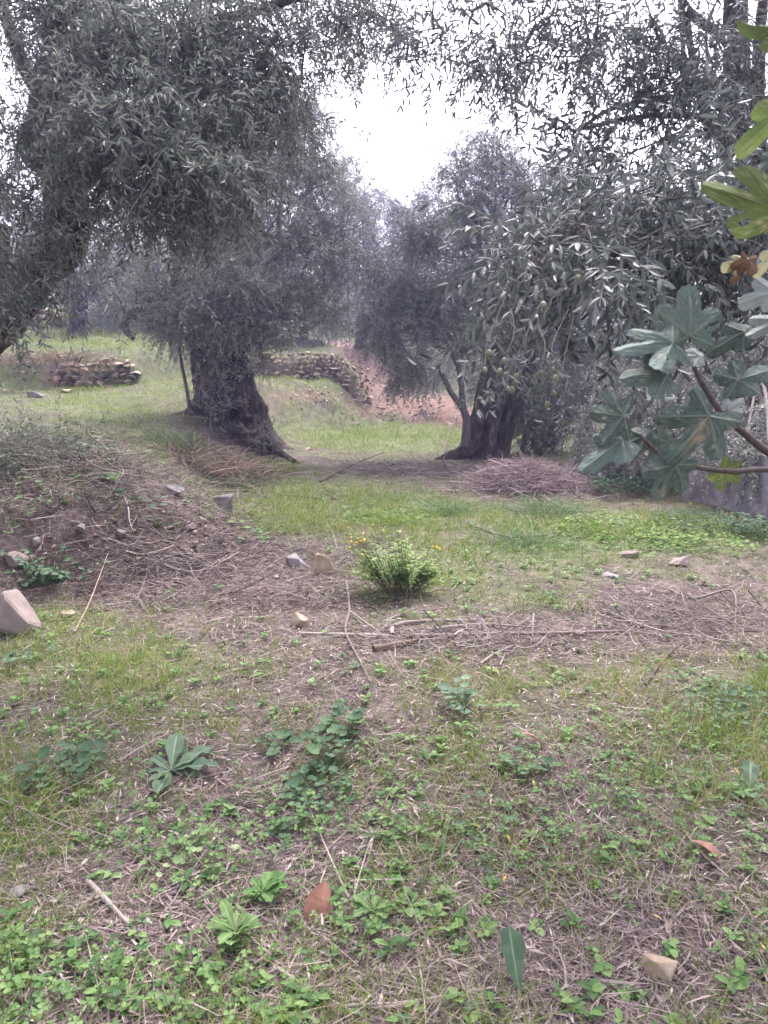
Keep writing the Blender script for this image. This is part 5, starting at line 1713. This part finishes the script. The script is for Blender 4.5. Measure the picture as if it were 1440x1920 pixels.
def flower_bush():
    p = gpx(752, 1112)
    root = thing('flower_bush', 'leafy green bush with small yellow flowers and dark woody stems', 'bush', p)
    r = np.random.default_rng(9)
    n = 64
    a = r.uniform(0, 6.28, n)
    k = np.sqrt(r.random(n))
    foot = np.stack([np.cos(a) * k * .10, np.sin(a) * k * .07, np.full(n, -.03)], -1)
    h = r.uniform(.16, .44, n)
    tip = np.stack([np.cos(a) * k * .31 - .04 + r.normal(0, .04, n), np.sin(a) * k * .22, h * (1.1 - .4 * k)], -1)
    t = np.linspace(0, 1, 6)[None, :, None]
    mid = foot * .6 + tip * .4 + np.array([0, 0, .04])
    P = (1 - t) ** 2 * foot[:, None] + 2 * t * (1 - t) * mid[:, None] + t ** 2 * tip[:, None]
    q = Q()
    tubes(q, P, np.linspace(.0034, .0014, 6)[None], seg=4)
    q.build('stems', [M_STEMB], root, origin=(0, 0, 0))
    q = Q()
    pos, di = [], []
    for i in range(n):
        for u in np.linspace(.45, 1.0, 18):
            kk = min(int(u * 5), 4)
            pos.append(P[i, kk] * (1 - (u * 5 - kk)) + P[i, kk + 1] * (u * 5 - kk) if kk < 5 else P[i, 5])
            b = r.uniform(0, 6.28)
            di.append([math.cos(b), math.sin(b), .1 + .5 * r.random()])
    v, f = leaf_quads(.060, .0175, 2, .25, .1)
    scatter(q, [(v, f, np.zeros(len(f), int), np.full(len(f), .55))], np.array(pos), norm(np.array(di)), np.tile([[0, 0, 1.0]], (len(pos), 1)), .55 + .65 * r.random(len(pos)), 4, jitter=.3)
    q.build('leaves', [leaf_mat('bush leaf', [(0, (.085, .150, .038)), (.5, (.16, .245, .065)), (1, (.26, .345, .11))], transl=.35)], root, origin=(0, 0, 0))
    q = Q()
    fl = []
    for i in range(46):
        if i < 28:
            fl.append([r.normal(-.30, .05), r.normal(0, .06), r.normal(.37, .025)])
        elif i < 36:
            fl.append([r.normal(.22, .05), r.normal(0, .06), r.normal(.30, .03)])
        else:
            fl.append([r.normal(-.05, .10), r.normal(0, .06), r.normal(.44, .03)])
    fl = np.array(fl)
    th = np.linspace(0, 2 * np.pi, 9)[:-1]
    vv = np.vstack([[[0, 0, .002]], np.stack([np.cos(th) * .0072, np.sin(th) * .0072, 0 * th], -1)])
    ff = np.array([[0, 1 + k, 2 + k, 1 + (k + 2) % 8] for k in range(0, 8, 2)])
    scatter(q, [(vv, ff, np.zeros(4, int), np.full(4, .5))], fl, norm(r.normal(0, .5, (46, 3)) + [0, 1, 0]), norm(r.normal(0, .5, (46, 3)) + [0, -.3, 1]), .8 + .6 * r.random(46), 3, jitter=.3)
    foot = fl * np.array([.55, .55, .45])
    t = np.linspace(0, 1, 5)[None, :, None]
    tubes(q, foot[:, None] * (1 - t) + fl[:, None] * t, .0012, seg=3, mat=1)
    q.build('flowers', [M_FLOWER, M_STEMG], root, origin=(0, 0, 0))


flower_bush()
tuft(690, 1075, 'wispy grass growing into the left side of the flowering bush', 130, 40, 60, M_GRASS, 17, GT, w=.004, rndr=(.1, .9))
tuft(815, 1095, 'wispy grass growing into the right side of the flowering bush', 130, 36, 60, M_GRASS, 18, GT, w=.004, rndr=(.1, .9))


def bramble():
    p = gpx(90, 1095)
    root = thing('bramble', 'dark green bramble sprouting from the bank above the large boulder', 'bush', p)
    r = np.random.default_rng(14)
    q = Q()
    n = 26
    foot = np.stack([r.normal(0, .08, n), r.normal(0, .05, n), np.zeros(n)], -1)
    tip = foot + np.stack([r.normal(0, .16, n), r.normal(-.05, .12, n), r.uniform(.03, .24, n)], -1)
    t = np.linspace(0, 1, 6)[None, :, None]
    P = foot[:, None] * (1 - t) + tip[:, None] * t + np.array([0, 0, .06]) * (t * (1 - t) * 2)
    tubes(q, P, .0022, seg=4)
    q.build('canes', [M_STEMB], root, origin=(0, 0, 0))
    q = Q()
    pos = P[:, 1:].reshape(-1, 3)
    pos = np.repeat(pos, 2, 0)
    v, f = leaf_quads(.055, .034, 2, .2, .15)
    di = norm(r.normal(0, 1, (len(pos), 3)) * [1, 1, .3] + [0, -.2, .1])
    scatter(q, [(v, f, np.zeros(len(f), int), np.full(len(f), .5))], pos, di, norm(r.normal(0, .4, (len(pos), 3)) + [0, -.3, 1]), .5 + .7 * r.random(len(pos)), 3)
    q.build('leaves', [M_BRAMBLE], root, origin=(0, 0, 0))


bramble()


# ---- fallen leaves that stand out
def fallen_leaf(px, py, L_px, wr, ang, mat, label, seed, group=None, tilt=.3):
    p = gpx(px, py)
    m = scale_at(p)
    L = L_px * m
    q = Q()
    ts = np.linspace(0, 1, 11)
    w = np.interp(ts, [0, .08, .3, .55, .8, 1], [.02, .35, .95, 1, .6, .02]) * L * wr / 2
    v, f = [], []
    for t, ww in zip(ts, w):
        z = .10 * L * math.sin(t * 3.0) + .01
        v += [[-ww, t * L, z + .35 * ww], [-ww * .5, t * L, z + .10 * ww], [0, t * L, z], [ww * .5, t * L, z + .1 * ww], [ww, t * L, z + .3 * ww]]
    for k in range(10):
        for c in range(4):
            a = 5 * k + c
            f.append([a, a + 1, a + 6, a + 5])
    V = np.array(v) - np.array([0, L / 2, 0])
    q.add(V, f, 0, np.repeat(np.random.default_rng(seed).random(20), 2))
    o = q.build('fallen_leaf', [mat], smooth=True, origin=(0, 0, 0))
    o.location = p + np.array([0, 0, .02])
    o.rotation_euler = (tilt, .25, ang)
    tag(o, label, 'leaf', group)


fallen_leaf(597, 1715, 88, .55, -.15, M_FALLEN, 'large reddish brown fallen leaf standing out on the litter in the lower middle', 1, tilt=.75)
GY = 'yellowed fallen leaves'
for i, (a, b, L, an, lab) in enumerate([(998, 1485, 26, .1, 'yellow leaf standing by the round weeds right of the middle'), (950, 1588, 24, .3, 'yellow leaf left of the pale rounded weed'), (944, 1662, 20, -.4, 'orange yellow leaf lying below the long dark grass blades'), (1228, 1740, 30, 1.2, 'orange leaf lying above the angular tan stone'),
                                        (1032, 1655, 20, 1.4, 'small yellow leaf right of the long grass blades'), (1425, 1800, 30, .2, 'yellow leaf at the lower right edge'), (1376, 1460, 24, .5, 'yellow leaf at the right edge above the grey green weed'), (890, 1566, 30, 1.3, 'greenish yellow pod shaped leaf in the clover')]):
    fallen_leaf(a, b, L * .75, .32, an, M_YELLOW, lab, 10 + i, group=GY)
fallen_leaf(990, 1400, 60, .3, 1.5, M_FALLEN, 'curled dark brown leaf scrap among grass right of the middle', 30)
fallen_leaf(1320, 1612, 60, .6, .9, M_FALLEN, 'crumpled dark brown leaf in weeds near the lower right', 31)
fallen_leaf(1070, 1172, 40, .3, 1.6, M_GREYLEAF, 'pale green fallen leaf beside the long dry stem', 32)


# ---- sticks
def stick(pts, wpx, label, seed, mat=None, group='dry sticks lying on the grove floor', lift=.015, side=()):
    G = [gpx(a, b) for a, b, *_ in pts]
    for g, s in zip(G, pts):
        g[2] += lift + (s[2] * scale_at(g) if len(s) > 2 else 0)
    p0 = G[0]
    m = scale_at(p0)
    q = Q()
    r = np.random.default_rng(seed)
    G = [g - p0 for g in G]
    n = 8 * len(G)
    limb(q, G, [wpx * m / 2, wpx * m / 2 * .9, wpx * m / 2 * .5], seg=7, n=n, rough=.12, seed=seed)
    for sp_ in side:
        S = [gpx(a, b) for a, b in sp_]
        for g in S:
            g[2] += lift + .01
        limb(q, [g - p0 for g in S], [wpx * m * .35, wpx * m * .12], seg=5, n=12, rough=.12, seed=seed + 1)
    for rr in range(len(q.r)):
        q.r[rr] = np.full(len(q.r[rr]), r.uniform(.2, .9), np.float32)
    o = q.build('stick', [mat or M_STICK], smooth=True, origin=(0, 0, 0))
    o.location = p0
    tag(o, label, 'stick', group)


stick([(735, 1195), (740, 1178), (790, 1170), (895, 1167)], 9, 'bent pale stick with a cut end beside the long dry stems', 1, side=[[(740, 1180), (716, 1186)]])
stick([(770, 1198), (860, 1197), (950, 1193), (1040, 1192), (1170, 1188)], 9, 'long straight dry stem running right from the cut white end', 2)
stick([(650, 1100, 6), (655, 1150, 4), (648, 1190, 2), (672, 1240), (695, 1285)], 4.5, 'long curved twig rising toward the flowering bush', 3, side=[[(655, 1152), (700, 1185), (735, 1212)]])
stick([(560, 1192), (640, 1194), (730, 1196)], 6, 'thin dry stem left of the cut white end', 4)
stick([(700, 1222), (745, 1214), (790, 1205)], 14, 'short thick dark stick under the bent pale stick', 5, mat=M_STEMB)
stick([(800, 1185), (900, 1176), (1010, 1182)], 6, 'thin grey stem behind the long straight stem', 6)
stick([(900, 1250), (930, 1230), (985, 1205)], 5, 'thin pale twig lying diagonal below the long stem', 7)
stick([(380, 908), (460, 915), (540, 932), (640, 940)], 6, 'dark cut branch on the grass below the ancient trunk', 8, mat=M_STEMB, side=[[(400, 915), (450, 905)], [(470, 918), (520, 905)]])
stick([(400, 925), (470, 922), (520, 912)], 5, 'second dark cut branch crossing the first below the ancient trunk', 9, mat=M_STEMB)
stick([(445, 944), (446, 938, 10), (447, 934, 16)], 4, 'short dark stub standing upright by the cut branches', 10, mat=M_STEMB)
stick([(1255, 1110), (1300, 1130, 4), (1372, 1120, 8), (1378, 1190)], 5, 'pale bent twig on the litter at the right', 11)
stick([(1210, 1290), (1250, 1235), (1290, 1205, 4)], 5, 'dark twig on the right litter patch', 12, mat=M_STEMB)
stick([(1130, 1148), (1230, 1185), (1330, 1200)], 5, 'thin pale stem lying across the right litter patch', 13)
stick([(165, 1660), (200, 1700), (245, 1745)], 11, 'stout pale dry stem in the litter at the lower left', 14)
stick([(520, 1830), (590, 1870), (680, 1920)], 6, 'long thin dry stem at the bottom edge', 15)
stick([(780, 1700), (830, 1690), (890, 1670)], 5, 'thin pale stem below the long grass blades', 16)
stick([(640, 1900), (760, 1895), (900, 1870)], 7, 'grey stem in the litter at the bottom middle', 17)
stick([(140, 1190), (170, 1140, 10), (205, 1070, 30)], 3, 'straw coloured stem leaning on the bank right of the boulder', 18, mat=M_STRAW)
stick([(100, 1780), (180, 1755), (230, 1760)], 6, 'grey stem half buried in clover at the lower left', 19)
stick([(880, 985), (960, 1010), (1050, 1000)], 4, 'thin stem in front of the sedge tufts', 20)
stick([(895, 880, 3), (950, 905, 2), (1010, 930), (1055, 955)], 5, 'pale stick slanting across the brushwood heap', 21)
stick([(600, 905), (660, 880, 6), (720, 860, 10)], 4, 'grey branch tip on the twig strewn strip between the trunks', 22, mat=M_STEMB)
stick([(660, 800), (690, 760, 26), (735, 735, 50)], 3.5, 'thin curved twig sticking up between the trunks', 23, mat=M_STEMB)
stick([(830, 870), (850, 820, 26), (895, 790, 46)], 3, 'thin arching twig left of the leaning trunk', 24, mat=M_STEMB)


# ---- leafy growth along the crest of the bank
for k, (a, b, lab) in enumerate([(60, 830, 'leafy green growth on the crest of the left bank behind the prunings'), (170, 860, 'leafy green growth on the bank crest right of the prunings'), (15, 960, 'weedy green clump at the left edge below the prunings'), (230, 935, 'yellowish green weeds where the litter slope begins'), (300, 965, 'small green weeds among the chips high on the bank'), (470, 1010, 'green weeds along the right foot of the bank')]):
    round_weed(a, b, lab, 26 if k < 3 else 14, 70 if k < 3 else 46, 11, [M_NETTLE, M_MALLOW, M_HERB][k % 3], 140 + k, h=.14 if k < 3 else .06, group='weeds growing on the bank', name='weed_clump')


# ---- brushwood heaps
def brush(name, label, px, py, wpx, hpx, dep, n, seed, mat, lmin=.15, lmax=.6, rad=.004, leaves=0, cat='heap', twig_mat=None):
    p = gpx(px, py)
    m = scale_at(p)
    r = np.random.default_rng(seed)
    W, H = wpx * m / 2, hpx * m
    q = Q()
    x = r.normal(0, .48, n).clip(-1.15, 1.15)
    y = r.normal(0, .48, n).clip(-1.15, 1.15)
    top = np.clip(1 - (x ** 2 + y ** 2), 0.02, 1) ** .8
    c = np.stack([x * W, y * dep, top * H * r.random(n) ** .5], -1)
    gz = height(c[:, 0] + p[0], c[:, 1] + p[1]) - p[2]
    c[:, 2] += gz
    a = r.normal(0, .9, n)
    d = norm(np.stack([np.cos(a), np.sin(a), r.normal(0, .28, n)], -1))
    L = r.uniform(lmin, lmax, n)
    K = 6
    t = np.linspace(-.5, .5, K)[None, :, None]
    P = c[:, None] + d[:, None] * L[:, None, None] * t + r.normal(0, .10, (n, 1, 3)) * L[:, None, None] * (t ** 2 * 4) + r.normal(0, .006, (n, K, 3))
    g2 = height(P[..., 0] + p[0], P[..., 1] + p[1]) - p[2]
    P[..., 2] = np.maximum(P[..., 2], g2 + .004)
    tubes(q, P, np.linspace(1, .45, K)[None] * rad * np.exp(r.normal(0, .45, (n, 1))), seg=4, mat=0)
    mats = [mat]
    if leaves:
        root = thing(name, label, cat, p)
        q.build('twigs', mats, root, origin=(0, 0, 0))
        q = Q()
        s = r.integers(0, n, leaves)
        pos = P[s, r.integers(1, K, leaves)] + np.array([0, 0, .02])
        scatter(q, sprays('mid'), pos, norm(r.normal(0, .7, (leaves, 3)) * [1, 1, .4] + [0, 0, .15]), norm(r.normal(0, .5, (leaves, 3)) + [0, 0, 1]), .5 + .5 * r.random(leaves), seed)
        q.build('cut_sprays', [M_CUT, M_TWIG], root, origin=(0, 0, 0))
        return
    o = q.build(name, mats, origin=(0, 0, 0))
    o.location = p
    tag(o, label, cat)


brush('brush_heap', 'reddish brown heap of dry brushwood at the foot of the leaning olive', 985, 918, 232, 54, .75, 2600, 3, M_BRUSH, .12, .6, .0028)
brush('brush_heap', 'thin strip of purplish grey twigs spread between the two big trunks', 745, 885, 280, 18, .7, 480, 4, M_STICK, .15, .7, .003)
brush('pruning_heap', 'tangle of olive prunings with grey green leaves on the left bank', 30, 880, 260, 62, .8, 110, 5, M_STICK, .2, .8, .003, leaves=430)
brush('twig_heap', 'low mat of dark dry twigs lying across the bank slope', 330, 1070, 200, 16, .4, 170, 6, M_STICK, .1, .45, .0032)
brush('twig_heap', 'wispy dead twigs at the top of the bank behind the tilted stone', 250, 905, 260, 24, .6, 110, 7, M_STICK, .2, .7, .003)
brush('twig_heap', 'pale dry twigs spread on the litter patch at the right', 1290, 1165, 330, 10, .5, 320, 8, M_STICK, .1, .5, .0026)
brush('twig_heap', 'dry twigs gathered round the long stems in the middle', 900, 1200, 420, 8, .25, 320, 9, M_STICK, .1, .4, .0026)

# ------------------------------------------------------------------ haze
def haze():
    bm = bmesh.new()
    bmesh.ops.create_cube(bm, size=1)
    for v in bm.verts:
        v.co = (v.co.x * 160, -20 if v.co.y < 0 else 170, (-3 if v.co.z < 0 else 19))
    me = bpy.data.meshes.new('haze')
    bm.to_mesh(me)
    bm.free()
    m = bpy.data.materials.new('haze')
    m.use_nodes = True
    n = m.node_tree.nodes
    n.remove(n['Principled BSDF'])
    v = n.new('ShaderNodeVolumePrincipled')
    v.inputs['Color'].default_value = (.21, .21, .38, 1)
    v.inputs['Density'].default_value = .0065
    v.inputs['Anisotropy'].default_value = .5
    m.node_tree.links.new(v.outputs[0], n['Material Output'].inputs['Volume'])
    me.materials.append(m)
    o = bpy.data.objects.new('haze', me)
    COL.objects.link(o)
    tag(o, 'thin bluish haze among the trees', 'haze', kind='stuff')


HAZE = True
if HAZE:
    haze()
